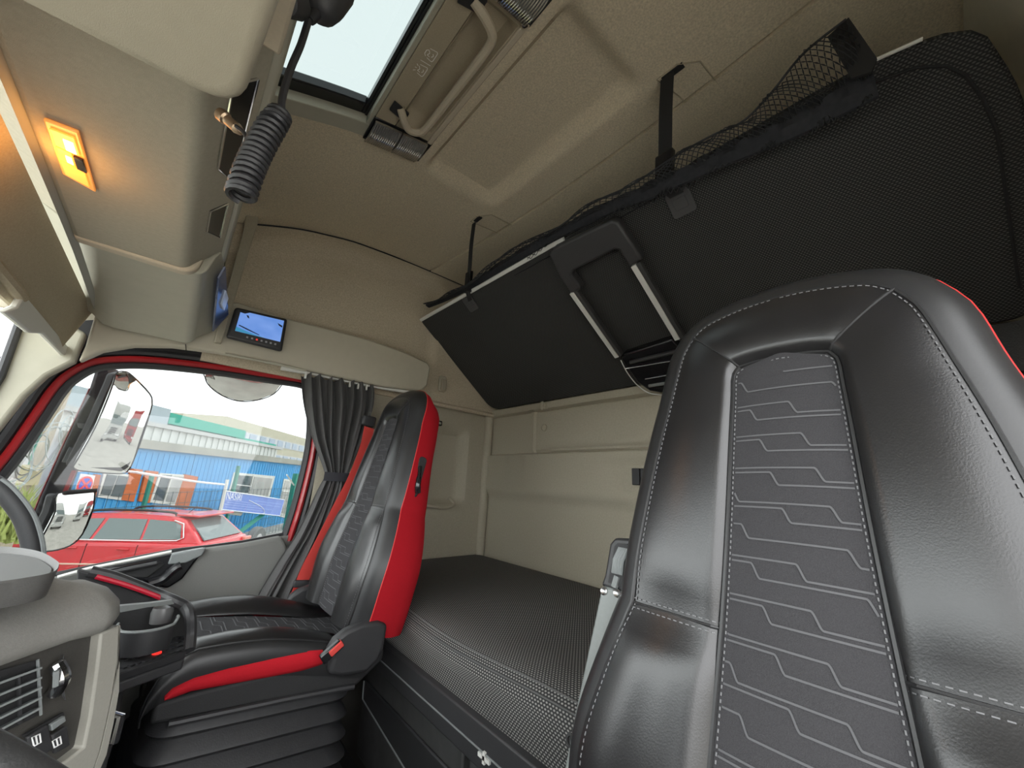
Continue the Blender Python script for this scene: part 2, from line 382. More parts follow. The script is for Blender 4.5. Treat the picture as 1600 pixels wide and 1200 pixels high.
EMB = [px(x, y, Y=2.02) for x, y in ((384, 391), (440, 389), (500, 392), (545, 402), (593, 423), (636, 430))]
EMB = [(p.x, p.z) for p in EMB]
def up_y(x, z):
    zt = interp(ZS, x); base = 2.055-0.055*sst(1.55, zt, z)
    ze = interp(EMB, x)
    rec = (1-sst(ze-0.03, ze+0.01, z))*(1-sst(1.07, 1.12, x))
    lip = 0.02*sst(ze+0.02, ze+0.035, z)*(1-sst(ze+0.05, ze+0.10, z))*(1-sst(1.0, 1.12, x))
    return base+0.026*rec-0.3*lip
up = []
for x in lin(0.02, 1.64, 72):
    zt = ceil_z(x, 2.0)-0.003
    up.append([(x, up_y(x, z), z) for z in lin(1.53, zt, 64)])
trim_u = struct('trim_1', MB().slab(up, (0, 0.02, 0)), side_liner)
MB().tube([(x, 1.996, ceil_z(x, 2.0)-0.004) for x in lin(0.08, 1.5, 30)], 0.0035, 6).build('ceiling_joint', black_soft, trim_u)
edge = MB().tube([(x, 2.045, 1.532-0.008*(x-1.1)) for x in lin(1.06, 1.60, 8)], 0.014, 8); edge.build('lower_bead', side_liner, trim_u)
hk = thing('coat_hook', 'small beige coat hook on the side liner beside the upper bunk', 'hook', px(690, 600, Y=2.05))
c0 = px(690, 600, Y=2.045); h_ = MB(); plate(h_, c0+Vector((0, 0, 0)), (1, 0, 0), (0, 0, 1), 0.05, 0.10, 0.012, (0, -0.012, 0)); h_.build('backplate', wall_m, hk, bevel=0.004)
h2 = MB(); plate(h2, c0+Vector((0.004, -0.012, -0.01)), (1, 0, 0), (0, 0, 1), 0.034, 0.072, 0.010, (0, -0.016, 0)); h2.build('hook_flap', cream, hk, bevel=0.005)
rl = thing('metal_hook', 'tiny metallic hook on the side wall behind the passenger seat headrest', 'lamp', px(682, 660, Y=2.09))
c0 = px(683, 661, Y=2.085)  # small metallic hook on the wall, not a light source
MB().obox(c0, (1, 0, 0), (0, 1, 0), (0, 0, 1), 0.03, 0.014, 0.016).build('housing', black_gloss, rl, bevel=0.006)
MB().obox(c0+Vector((0.0, -0.012, 0.002)), (1, 0, -0.2), (0, 1, 0), (0.2, 0, 1), 0.02, 0.008, 0.008).build('chrome_hook', chrome, rl, bevel=0.004)

# --- driver's side: upper liner and pillar behind the door opening
wd = MB(); wd.slab([[(x, -0.30+0.11*sst(1.55, 2.3, z), z) for z in lin(0.0, 2.36, 30)] for x in lin(0.66, 1.66, 8)], (0, -0.04, 0))
wd.box(-0.75, 0.70, -0.36, -0.32, 1.62, 2.4); wd.box(-0.75, 0.70, -0.36, -0.32, -0.02, 0.12)
struct('wall_driver', wd, mat('lightened_driver_side_plastic', (0.68, 0.65, 0.53), 0.55, noise_amt=0.03, noise_scale=30))  # cream plastic lightened to stand in for light this side wall misses

# --- front: bulkhead, windscreen, pillars
wf = MB(); wf.box(-0.80, -0.74, -0.40, 2.2, -0.02, 0.78)
wf.slab([[(-0.52-0.08*(1-abs(y-YC)/1.3), y, z) for y in lin(-0.42, 2.2, 6)] for z in (1.72, 2.06)], (-0.03, 0, 0))
wall_f = struct('wall_front', wf, dash_face)
win1 = MB().slab([[(-0.78+0.22*(z-0.78)/0.94-0.05*(1-((y-YC)/1.25)**2), y, z) for y in lin(-0.36, 2.08, 12)] for z in (0.78, 1.25, 1.72)], (-0.006, 0, 0))
struct('window_1', win1, pane_mat('windscreen_glass', (0.97, 0.99, 0.985), 0.04))
ap = [px(x, y, Y=2.03) for x, y in ((28, 508), (60, 480), (135, 520), (116, 565), (73, 587), (39, 618), (-10, 680), (-80, 780), (-130, 900), (-190, 860), (-110, 700), (-40, 640), (0, 588))]
struct('trim_2', MB().prism(ap, (0, 0.05, 0)), cream_pale, bevel=0.012, seg=3)
MB().tube([px(32, 500, Y=2.02), px(0, 588, Y=2.02), px(-45, 660, Y=2.02), px(-110, 760, Y=2.02)], 0.012, 8).build('screen_seal', rubber, bpy.data.objects['trim_2'])
ad = MB().tube([(-0.50, -0.36, 1.70), (-0.60, -0.36, 1.2), (-0.72, -0.36, 0.75)], 0.06, 8); struct('trim_3', ad, cream_pale)

# --- passenger door
REDP = [(-60, 795), (0, 724), (30, 684), (62, 637), (82, 608), (103, 587), (140, 567), (187, 561), (250, 563), (344, 574), (420, 586), (474, 595), (488, 606), (493, 640), (490, 700), (472, 780), (452, 845)]
def offs(path, d):
    out = []
    for i, p in enumerate(path):
        a = path[max(i-1, 0)]; b = path[min(i+1, len(path)-1)]; t = (b-a); t.y = 0; t.normalize()
        out.append(p+Vector((-t.z, 0, t.x))*d)     # left-hand normal in the XZ plane: outwards
    return out
redw = smooth_path([px(x, y, Y=2.11) for x, y in REDP], 5)
door = MB()
SILL = [(-90, 955), (0, 925), (70, 905), (140, 890), (210, 876), (270, 864), (330, 857), (380, 850), (440, 838), (500, 828)]
sillp = [px(x, y, Y=2.105) for x, y in SILL]
poly = sillp + [Vector((0.60, 2.105, 0.05)), Vector((-0.62, 2.105, 0.05))]
door.prism(poly, (0, 0.055, 0))
door_o = struct('door_1', door, door_grey, bevel=0.008)
dp = MB()
# inner door card standing proud of the frame
card = [px(x, y, Y=2.06) for x, y in ((255, 905), (285, 872), (320, 858), (380, 850), (441, 838), (452, 860), (440, 900), (415, 960), (400, 1040), (255, 1060), (225, 960))]
dp.prism(card, (0, 0.05, 0)); dp.build('door_card', door_grey, door_o, bevel=0.014, seg=3)
MB().tube(offs(redw, 0.027), 0.015, 8).build('outer_seal', rubber, door_o)
fil = [offs(redw, d_) for d_ in (0.022, 0.16)]
MB().slab([[p+Vector((0, 0.004, 0)) for p in q_] for q_ in fil], (0, 0.01, 0)).build('frame_filler', rubber, door_o)
MB().tube(redw, 0.013, 8).build('red_frame', red_paint, door_o)
inn = [p+Vector((0, 0.018, 0)) for p in offs(redw, -0.019)]
MB().tube(inn, 0.018, 8).build('inner_seal', rubber, door_o)
fr = MB()
rb = smooth_path([px(x, y, Y=2.13) for x, y in ((500, 600), (505, 660), (500, 720), (484, 790), (462, 850))], 4)
fr.slab([[p+Vector((-0.03, 0, 0)), p+Vector((0.12, 0, 0))] for p in rb], (0, 0.02, 0)); fr.build('red_pillar', red_paint, door_o)
gl = [Vector((p.x, 2.145, p.z)) for p in inn] + [Vector((p.x, 2.145, p.z)) for p in reversed([px(x, y, Y=2.145) for x, y in ((-60, 950), (140, 893), (270, 868), (440, 842))])]
g = MB().prism(gl, (0, 0.004, 0)); struct('window_2', g, glass_pane, smooth=False)
MB().tube([px(x, y, Y=2.075) for x, y in ((90, 902), (140, 888), (210, 874), (268, 862))], 0.006, 8).build('sill_trim', alu, door_o)
st = MB().tube([p+Vector((0, 0.02, 0.004)) for p in sillp], 0.010, 6); st.build('sill_seal', rubber, door_o)
# handle assembly
hnd = MB().prism([px(x, y, Y=2.05) for x, y in ((140, 893), (200, 880), (268, 866), (322, 857), (310, 872), (285, 905), (262, 920), (236, 916), (222, 908), (175, 902))], (0, 0.05, 0))
hnd.build('handle_surround', black_gloss, door_o, bevel=0.008)
MB().prism([px(x, y, Y=2.045) for x, y in ((268, 866), (322, 856), (316, 868), (290, 880), (262, 882))], (0, 0.02, 0)).build('window_switch_pod', grey_p, door_o, bevel=0.004)
MB().prism([px(x, y, Y=2.046) for x, y in ((160, 894), (250, 878), (258, 882), (230, 903), (190, 902))], (0, 0.02, 0)).build('handle_recess', black_soft, door_o, bevel=0.003)
MB().tube(smooth_path([px(x, y, Y=2.03) for x, y in ((233, 913), (255, 905), (272, 890), (283, 884))], 4), 0.017, 10).build('door_handle', black_gloss, door_o)
MB().tube(smooth_path([px(x, y, Y=2.035) for x, y in ((165, 897), (205, 888), (245, 880))], 4), 0.008, 8).build('grab_bar', black_p, door_o)

# --- header panel above the passenger door
HP = [(122, 565), (133, 540), (150, 484), (200, 470), (300, 470), (372, 472), (420, 488), (460, 500), (520, 515), (580, 531), (630, 549), (668, 566), (673, 574), (668, 603), (658, 611), (600, 604), (540, 592), (470, 576), (400, 561), (340, 550), (270, 541), (210, 540), (160, 548)]
hpo = struct('trim_4', MB().prism([px(x, y, Y=1.955) for x, y in HP], (0, 0.05, 0)), mat('cream_header_plastic', (0.47, 0.435, 0.345), 0.55, noise_amt=0.03, noise_scale=30), bevel=0.010, seg=3)
MB().tube([px(x, y, Y=1.951) for x, y in ((352, 553), (440, 570), (478, 579))], 0.006, 6).build('panel_groove_bead', cream_pale, hpo)
MB().tube([px(x, y, Y=1.951) for x, y in ((290, 538), (291, 549))], 0.0015, 5).build('panel_joint', black_soft, hpo)
cr = thing('curtain_rail', 'thin white curtain rail under the cream panel above the passenger door', 'rail', px(560, 600, Y=1.97))
rp = [px(x, y, Y=1.985) for x, y in ((440, 574), (500, 585), (560, 598), (620, 609), (656, 614))]
MB().slab([[p+Vector((0, 0, 0.009)), p-Vector((0, 0, 0.009))] for p in smooth_path(rp, 4)], (0, 0.02, 0)).build('rail_channel', mat('white_rail', (0.7, 0.7, 0.66), 0.4), cr)
for k, (x, y) in enumerate(((478, 583), (499, 588), (516, 591), (532, 594), (547, 597), (560, 600), (573, 602))):
    p = px(x, y, Y=1.975); MB().obox(p-Vector((0, 0, 0.012)), (1, 0, 0), (0, 1, 0), (0, 0, 1), 0.004, 0.006, 0.014).build('glider', mat('glider_white', (0.7, 0.7, 0.66), 0.4) if k == 0 else bpy.data.materials['glider_white'], cr)

# ================================================================== ROOF HATCH
hatch = thing('roof_hatch', 'tilted roof hatch with a bright glass panel in a black and cream frame', 'roof hatch', (0.1, 0.88, 2.2))
def strip(mb, x0, x1, y0, y1, dz, th, nx=10, ny=6):
    return mb.slab([[(x, y, ceil_z(x, YC)+dz) for y in lin(y0, y1, ny)] for x in lin(x0, x1, nx)], (0, 0, th))
strip(MB(), -0.34, 0.29, 0.52, 1.222, 0.075, 0.006).build('hatch_glass', glass_tint, hatch)
def ring(x0, x1, y0, y1, w_, dz, th, k2=1.0):
    m = MB(); strip(m, x1-w_, x1, y0, y1, dz, th, 3); strip(m, x0, x1-w_, y1-w_*k2, y1, dz, th); strip(m, x0, x1-w_, y0, y0+w_, dz, th); return m
ring(-0.34, 0.298, 0.515, 1.240, 0.034, 0.032, 0.035, 2.6).build('black_gasket', black_gloss, hatch, bevel=0.004)
ring(-0.34, 0.288, 0.52, 1.226, 0.012, 0.028, 0.02).build('gasket_lip', rubber, hatch)
cf = MB(); strip(cf, -0.14, 0.300, 1.196, 1.262, -0.004, 0.04); strip(cf, -0.14, 0.300, 0.498, 0.56, -0.004, 0.04); strip(cf, 0.284, 0.300, 0.56, 1.196, -0.004, 0.05, 3)
cf.build('cream_frame', cream_pale, hatch, bevel=0.003)
pn = MB(); strip(pn, 0.300, 0.370, 0.615, 1.15, -0.008, 0.03, 4); strip(pn, 0.372, 0.376, 0.66, 1.07, -0.006, 0.03, 2)
pn.build('hatch_strip', taupe, hatch, bevel=0.003)
hs = MB()
nx, ny = 16, 40; pts = []
for i, x in enumerate(lin(0.373, 0.512, nx)):
    row = []
    for y in lin(0.615, 1.15, ny):
        m = sst(0.375, 0.385, x)*(1-sst(0.475, 0.497, x))*sst(0.625, 0.66, y)*(1-sst(1.085, 1.125, y))
        row.append((x, y, ceil_z(x, YC)-0.008+0.042*m))
    pts.append(row)
hs.slab(pts, (0, 0, 0.02)).build('handle_dish', taupe, hatch)
rim = MB(); strip(rim, 0.498, 0.518, 0.605, 1.155, -0.014, 0.02, 3); rim.build('dish_rim', handle_m, hatch, bevel=0.004)
hz = lambda x, d: ceil_z(x, YC)+d
hpth = [Vector((0.350, 1.062, hz(.35, -.014))), Vector((0.375, 1.085, hz(.37, -.028))), Vector((0.405, 1.110, hz(.40, -.034))), Vector((0.435, 1.105, hz(.43, -.036))), Vector((0.452, 1.075, hz(.45, -.036))),
        Vector((0.454, 0.95, hz(.45, -.036))), Vector((0.454, 0.80, hz(.45, -.036))), Vector((0.452, 0.705, hz(.45, -.036))), Vector((0.436, 0.672, hz(.43, -.036))), Vector((0.40, 0.655, hz(.40, -.032))), Vector((0.355, 0.648, hz(.35, -.014)))]
MB().tube(smooth_path(hpth, 5), 0.0135, 10).build('grab_handle', handle_m, hatch)
for y0, y1, sk in ((1.045, 1.085, 0.02), (0.635, 0.675, -0.01)):
    m = MB(); m.prism([(0.322, y0, hz(.32, -.011)), (0.322, y1, hz(.32, -.011)), (0.384, y1+sk, hz(.38, -.011)), (0.384, y0+sk, hz(.38, -.011))], (0, 0, -0.010)); m.build('handle_pivot', black_soft, hatch, bevel=0.003)
# printed open / close symbols
sym = MB(); zc = lambda x: ceil_z(x, YC)-0.0088
def line(pts, w_=0.0021):
    P = [Vector((x, y, zc(x))) for x, y in pts]
    for a, b in zip(P, P[1:]):
        t = (b-a).normalized(); n_ = t.cross(Vector((0, 0, 1)))*w_*0.5; sym.add([a-n_, a+n_, b+n_, b-n_], [(0, 1, 2, 3)])
for yb, rays in ((0.905, True), (0.845, False)):
    line([(0.331, yb-0.016), (0.336, yb-0.016), (0.353, yb-0.018), (0.356, yb-0.013), (0.356, yb+0.013), (0.353, yb+0.018), (0.336, yb+0.014)])
    line([(0.331, yb-0.010), (0.337, yb-0.002), (0.333, yb+0.006), (0.342, yb+0.008)]); line([(0.346, yb-0.006), (0.350, yb), (0.346, yb+0.006)])
    if rays:
        for dy in (-0.008, 0.0, 0.008): line([(0.322, yb+dy*1.6), (0.328, yb+dy)])
    else: line([(0.331, yb+0.012), (0.325, yb+0.006), (0.325, yb-0.006), (0.330, yb-0.010)])
line([(0.325, 0.876), (0.358, 0.876)])
sym.build('printed_symbols', mat('white_print', (0.85, 0.83, 0.78), 0.7), hatch, smooth=False)

def roof_lamp(y0, y1, label, flip):
    t = thing('roof_lamp', label, 'lamp', (0.41, (y0+y1)/2, 2.27), 'clear roof lamps beside the hatch')
    m = MB(); strip(m, 0.298, 0.520, y0, y1, -0.012, 0.03, 4, 4); m.build('lamp_base', black_gloss, t, bevel=0.003)
    for x0, x1 in ((0.304, 0.400), (0.404, 0.502)):
        l = MB(); l.slab([[(x, y, ceil_z(x, YC)-0.015-0.026*math.sin(math.pi*(0.12+0.76*(y-y0)/(y1-y0)))) for y in lin(y0+0.004, y1-0.004, 12)] for x in lin(x0, x1, 8)], (0, 0, 0.008))
        lo = l.build('lens', lens_clear, t)
        for k in range(13):
            x = x0+0.005+(x1-x0-0.01)*k/12
            MB().tube([(x, y, ceil_z(x, YC)-0.0155-0.026*math.sin(math.pi*(0.12+0.76*(y-y0)/(y1-y0)))) for y in lin(y0+0.006, y1-0.006, 9)], 0.0016, 5).build('rib', lens_clear, lo)
    MB().lathe((0.50, y1-0.012 if not flip else y1-0.002, hz(.50, -.014)), (0, 0, -1), [(0.010, 0), (0.010, 0.006), (0.006, 0.009)], 14).build('lamp_switch', chrome, t)
roof_lamp(1.148, 1.264, 'clear ribbed roof lamp at the passenger end of the hatch handle', False)
roof_lamp(0.500, 0.613, 'clear ribbed roof lamp cut off by the top edge of the picture', True)

# ================================================================== OVERHEAD CONSOLE
con = thing('overhead_console', 'long beige overhead console along the front of the cab with slots and shelf', 'console', (-0.15, 0.9, 1.6))
def xprism(prof, y0, y1): 
    return MB().prism([(x, y0, z) for x, z in prof], (0, y1-y0, 0))
arc = lambda cx, cz, r, a0, a1, n=6: [(cx+r*math.cos(math.radians(a0+(a1-a0)*k/n)), cz+r*math.sin(math.radians(a0+(a1-a0)*k/n))) for k in range(n+1)]
body = [(-0.272, 1.60)] + arc(-0.085, 1.632, 0.032, 270, 335) + [(-0.004, 1.690), (-0.004, 1.75), (-0.02, 2.02), (-0.50, 2.02), (-0.50, 1.74), (-0.30, 1.64)]
xprism(body, -0.20, 1.318).build('console_body', wall_m, con, bevel=0.006)
rimp = [(-0.006, 1.692), (0.008, 1.697), (0.012, 1.710), (0.008, 1.855), (-0.002, 1.862), (-0.05, 1.862)]
xprism(rimp, -0.20, 1.42).build('shelf_rim', cream_pale, con, bevel=0.004)
MB().box(-0.06, -0.02, -0.2, 1.9, 1.79, 2.15).build('shelf_back', taupe, con)
for y0, y1 in ((0.63, 0.93), (1.02, 1.20)):
    m = MB(); q0, q1 = Vector((-0.042, 0, 1.638)), Vector((-0.016, 0, 1.674)); n_ = Vector((0.81, 0, -0.58))*0.003
    m.prism([q0+Vector((0, y0, 0)), q0+Vector((0, y1-0.08, 0)), q1+Vector((0, y1, 0)), q1+Vector((0, y0, 0))], n_); m.build('radio_slot', black_gloss, con, bevel=0.001)
    m = MB(); m.tube([q0+n_+Vector((0, y0, 0)), q0+n_+Vector((0, y1-0.08, 0)), q1+n_+Vector((0, y1, 0)), q1+n_+Vector((0, y0, 0))], 0.002, 5, closed=True); m.build('slot_frame', chrome, con)
# side post where the shelf meets the passenger liner
MB().prism([px(x, y, Y=1.93) for x, y in ((392, 180), (404, 345), (346, 536), (334, 534), (385, 345), (372, 180))], (0, 0.06, 0)).build('shelf_side_post', wall_m, con, bevel=0.004)
# end unit
eu = thing('end_locker', 'pale cream moulded locker at the passenger end of the overhead console', 'locker', (-0.15, 1.6, 1.6))
NY = 16; rows = []
for i in range(NY):
    t = i/(NY-1); y = 1.330+0.585*t
    zb = 1.604-0.022*t-0.035*t*t; xr = -0.012+0.010*t; xf = -0.275-0.02*t
    cr_ = 0.03+0.01*t
    sec = [(-0.50, zb+0.16), (xf, zb+0.02+0.012*t), (xf+0.03, zb+0.006)] + [(x, zb+0.0) for x in lin(xf+0.06, xr-0.08, 4)] + arc(xr-0.045, zb+0.035, 0.036, 275, 350, 5) + [(xr+0.035*t, zb+0.07), (xr+0.012+0.062*t, 1.700), (xr-0.02, 1.74), (-0.50, 1.80)]
    rows.append([(a, y, b) for a, b in sec])
m = MB(); m.grid(rows); n = len(rows[0]); m.f += [tuple(range(n)), tuple((NY-1)*n+k for k in reversed(range(n)))]
m.f += [(i*n, i*n+n-1, (i+1)*n+n-1, (i+1)*n) for i in range(NY-1)]
m.build('locker_body', cream_pale, eu, bevel=0.003)
lip = [(-0.285, 1.628), (-0.272, 1.596)] + arc(-0.078, 1.630, 0.038, 270, 350) + [(-0.030, 1.69), (-0.05, 1.69), (-0.09, 1.64), (-0.25, 1.62)]
xprism(lip, 1.304, 1.336).build('taupe_lip', handle_m, eu, bevel=0.005)
eds = MB().prism([(0.010, 1.40, 1.685), (0.062, 1.86, 1.690), (0.030, 1.86, 1.605), (0.002, 1.42, 1.650)], (0.006, 0, -0.002)); eo = eds.build('dark_display', mat('dark_blue_display', (0.02, 0.03, 0.06), 0.15, emit=(0.06, 0.09, 0.2), emit_s=0.12), eu, bevel=0.001)
MB().prism([(0.029, 1.56, 1.672), (0.043, 1.66, 1.684), (0.042, 1.72, 1.655), (0.030, 1.64, 1.648)], (0.006, 0, -0.003)).build('bright_patch', mat('lit_display_patch', (0.5, 0.55, 0.65), 0.2, emit=(0.5, 0.58, 0.75), emit_s=0.15), eo)
MB().box(-0.02, 0.012, 1.55, 1.88, 1.695, 1.705).build('display_trim', cream_pale, eu, bevel=0.002)
MB().box(-0.012, 0.010, 1.48, 1.62, 1.715, 1.775).build('white_latch', cream_pale, eu, bevel=0.004)
# driver's side locker, its pale underside fills the top left corner
dl = thing('driver_locker', 'large pale cream overhead locker with a rounded corner at the top left', 'locker', (-0.15, 0.2, 1.5))
out = [(-0.45, 0.522), (-0.20, 0.522), (-0.06, 0.515)] + [(-0.058+0.040*math.cos(math.radians(a)), 0.474+0.040*math.sin(math.radians(a))) for a in (85, 65, 45, 25, 5)] + [(-0.010, 0.36), (-0.004, 0.2), (-0.004, -0.22), (-0.45, -0.22)]
def inset(o, d): 
    cx, cy = -0.25, 0.1; return [(x-(0.03 if x > -0.2 else 0)*d, y-(0.03 if y > 0.3 else 0)*d) for x, y in o]
lv = [(1.50, 0.45), (1.4985, 0.2), (1.502, 0.06), (1.508, 0.0), (1.525, -0.04), (1.56, -0.08), (1.72, -0.05)]
m = MB(); n = len(out)
for z, d in lv: m.v += [(x, y, z) for x, y in inset(out, d)]
for i in range(len(lv)-1):
    for k in range(n): m.f.append((i*n+k, i*n+(k+1) % n, (i+1)*n+(k+1) % n, (i+1)*n+k))
m.f += [tuple(range(n)), tuple((len(lv)-1)*n+k for k in range(n))]
m.build('locker_shell', cream, dl, angle=50)
MB().box(-0.035, 0.004, -0.2, 0.50, 1.60, 1.68).build('locker_edge', handle_m, dl, bevel=0.004)

# lit courtesy lamp in the console underside
cl = thing('courtesy_lamp', 'lit amber courtesy lamp in the underside of the overhead console', 'lamp', (-0.232, 0.95, 1.598))
q = [px(x, y, Z=1.5985) for x, y in ((69, 182), (124, 203), (151, 297), (99, 268))]
m = MB().prism(q, (0, 0, -0.006)); m.build('bezel', mat('amber_lit_bezel', (0.9, 0.5, 0.15), 0.3, emit=(1.0, 0.28, 0.03), emit_s=0.45), cl, bevel=0.002)
ctr = sum(q, Vector())/4
def sub(u0, u1, v0, v1):
    P = lambda u, v: q[0]*(1-u)*(1-v)+q[1]*u*(1-v)+q[2]*u*v+q[3]*(1-u)*v
    return [P(u0, v0), P(u1, v0), P(u1, v1), P(u0, v1)]
dn = Vector((0, 0, -0.0065))
for a in ((0.14, 0.86, 0.08, 0.36), (0.14, 0.60, 0.38, 0.62), (0.14, 0.86, 0.64, 0.92)):
    MB().prism([p+dn for p in sub(*a)], (0, 0, -0.003)).build('amber_lens', amber, cl, bevel=0.001)
for a in ((0.48, 0.78, 0.16, 0.34), (0.38, 0.56, 0.46, 0.58)):
    MB().prism([p+dn+Vector((0, 0, -0.003)) for p in sub(*a)], (0, 0, -0.0015)).build('bulb', bulb_m, cl)
ld = bpy.data.lights.new('courtesy_light', 'POINT'); ld.energy = 0.5; ld.color = (1.0, 0.42, 0.08); ld.shadow_soft_size = 0.03
lo_ = bpy.data.objects.new('courtesy_light', ld); link(lo_, cl); lo_.location = ctr+Vector((-0.012, 0.0, -0.045))
MB().prism([p+dn for p in sub(0.64, 0.94, 0.40, 0.62)], (0, 0, -0.005)).build('switch', black_gloss, cl, bevel=0.001)

# trim strip between console and visor, visor
vt = MB().slab([[(-0.276, y, 1.606-0.01*sst(1.3, 1.95, y)*2), (-0.287, y, 1.600-0.01*sst(1.3, 1.95, y)*2)] for y in lin(-0.1, 1.95, 16)], (0.002, 0, 0.003)); 
vt.build('visor_track', mat('grey_track', (0.24, 0.23, 0.19), 0.45), con)
vis = thing('sun_visor', 'wide beige cloth sun visor hanging in front of the windscreen', 'visor', (-0.33, 1.0, 1.5))
def vis_b(y): return 1.452-0.012*sst(1.5, 2.0, y)
MB().slab([[(-0.306-0.042*((1.602-z)/0.16)-0.03*(1-((y-YC)/1.1)**2)*((1.602-z)/0.16), y, z) for y in lin(-0.1, 1.965, 20)] for z in lin(1.602, 1.448, 8)], (-0.008, 0, 0)).build('visor_cloth', visor_m, vis)
b0, b1 = px(0, 440, X=-0.345), px(122, 570, X=-0.325)
br = [px(38, 470, X=-0.350), px(60, 497, X=-0.347), px(90, 535, X=-0.342), px(120, 562, X=-0.335)]
MB().tube([Vector((-0.372, -0.1, 1.446)), Vector((-0.372, 0.9, 1.446)), px(-20, 400, X=-0.365), px(34, 464, X=-0.352)], 0.014, 8).build('visor_roll', visor_m, vis)
MB().prism([px(x, y, X=-0.345) for x, y in ((40, 461), (124, 562), (122, 569), (112, 567), (68, 522), (49, 521), (8, 488), (28, 480))], (-0.014, 0, 0)).build('visor_end_bar', mat('white_visor_plastic', (0.62, 0.61, 0.55), 0.45), vis, bevel=0.004)

# ================================================================== MONITOR
mon = thing('camera_monitor', 'small black reversing camera monitor with a lit blue screen on the cream panel', 'monitor', px(400, 540, Y=1.94))
def mp(x, y, yy=1.90): return px(x, y, Y=yy)
cs = [mp(368, 479), mp(450, 498), mp(441, 549), mp(353, 527)]
def quad(c, u0, u1, v0, v1):
    P = lambda u, v: c[0]*(1-u)*(1-v)+c[1]*u*(1-v)+c[2]*u*v+c[3]*(1-u)*v
    return [P(u0, v0), P(u1, v0), P(u1, v1), P(u0, v1)]
MB().prism(cs, (0, 0.022, 0)).build('case', black_p, mon, bevel=0.012, seg=4)
MB().box(cs[0].x+0.06, cs[1].x-0.06, 1.92, 1.957, 1.64, 1.72).build('mount', black_p, mon)
scr_m = bpy.data.materials.new('lit_screen'); scr_m.use_nodes = True
nt = scr_m.node_tree; b = nt.nodes['Principled BSDF']; b.inputs['Base Color'].default_value = (0.02, 0.02, 0.03, 1); b.inputs['Roughness'].default_value = 0.15
uvn = nt.nodes.new('ShaderNodeUVMap'); uvn.uv_map = 'UVMap'; sx = nt.nodes.new('ShaderNodeSeparateXYZ'); nt.links.new(uvn.outputs[0], sx.inputs[0])
gr = nt.nodes.new('ShaderNodeValToRGB'); gr.color_ramp.elements[0].color = (0.05, 0.20, 0.62, 1); gr.color_ramp.elements[1].color = (0.28, 0.45, 0.92, 1)
nz = nt.nodes.new('ShaderNodeTexNoise'); nz.inputs['Scale'].default_value = 1.6; nt.links.new(uvn.outputs[0], nz.inputs['Vector'])
nt.links.new(nz.outputs['Fac'], gr.inputs['Fac']); nt.links.new(gr.outputs['Color'], b.inputs['Emission Color']); b.inputs['Emission Strength'].default_value = 0.95
sq = [p+Vector((0, -0.001, 0)) for p in quad(cs, 0.11, 0.93, 0.09, 0.74)]
so = MB().prism(sq, (0, 0.002, 0)); zc0 = sq[3]
so = so.build('screen', scr_m, mon, uv=lambda co: ((co.x-zc0.x)/0.17, (co.z-zc0.z)/0.11), smooth=False)
def onscr(pts, name, m, th=-0.001):
    P = lambda u, v: quad(sq, u, u, v, v)[0]+Vector((0, -0.0006, 0))
    MB().prism([P(u, v) for u, v in pts], (0, th, 0)).build(name, m, so, smooth=False)
scr_teal = mat('screen_teal', (0, 0, 0), 0.3, emit=(0.06, 0.33, 0.55), emit_s=0.8); scr_dark = mat('screen_dark', (0.01, 0.01, 0.02), 0.3)
onscr([(0.0, 0.80), (0.30, 0.93), (0.62, 1.0), (0.0, 1.0)], 'screen_lower_patch', scr_teal)
onscr([(0.05, 0.68), (0.25, 0.78), (0.52, 0.92), (0.50, 0.94), (0.22, 0.82), (0.04, 0.72)], 'screen_dark_line', scr_dark)
onscr([(0.14, 0.15), (0.19, 0.16), (0.22, 0.28), (0.18, 0.26)], 'screen_dark_mark', scr_dark)
onscr([(0.86, 0.18), (0.98, 0.26), (0.98, 0.34), (0.90, 0.28)], 'screen_dark_mark', scr_dark)
onscr([(0.0, 0.0), (0.20, 0.0), (0.10, 0.10), (0.0, 0.08)], 'screen_dark_mark', scr_dark)
for k in range(7):
    u = 0.32+0.085*k; qq = [p+Vector((0, -0.001, 0)) for p in quad(cs, u, u+0.035, 0.82, 0.87)]
    MB().prism(qq, (0, -0.0012, 0)).build('button', mat('red_button', (0.6, 0.02, 0.02), 0.4, emit=(0.8, 0.05, 0.03), emit_s=0.6) if k == 2 else (bpy.data.materials.get('grey_button') or mat('grey_button', (0.35, 0.36, 0.38), 0.5)), mon, smooth=False)

# ================================================================== RADIO MICROPHONE AND COILED CORD
mic = thing('radio_microphone', 'black hand microphone hanging on a coiled cord in front of the hatch', 'microphone', px(500, 10, Y=0.52))
Ym = 0.52
m = MB(); c0 = px(506, 2, Y=Ym); c1 = px(487, 30, Y=Ym)
dirv = (px(530, -40, Y=Ym)-px(480, 30, Y=Ym)).normalized()
bc = px(505, 5, Y=Ym)
prof = [(0.006, -0.028), (0.016, -0.024), (0.024, -0.012), (0.028, 0.01), (0.029, 0.05), (0.024, 0.075), (0.012, 0.082)]
m.lathe(bc, dirv, prof, 18); m.build('mic_body', black_p, mic)
MB().lathe(bc-dirv*0.048, dirv, [(0.0055, 0), (0.0065, 0.006), (0.0075, 0.022)], 12).build('strain_relief', rubber, mic)
MB().lathe(px(452, 3, Y=0.50), (0.3, 0.5, 0.8), [(0.004, -0.02), (0.016, -0.016), (0.018, 0.0), (0.018, 0.03), (0.01, 0.035)], 14).build('mic_clip', black_p, mic)
strt = smooth_path([px(x, y, Y=Ym) for x, y in ((482, 32), (470, 70), (455, 105), (444, 140), (440, 165), (444, 185))], 5)
MB().tube(strt, 0.0046, 8).build('straight_cord', rubber, mic)
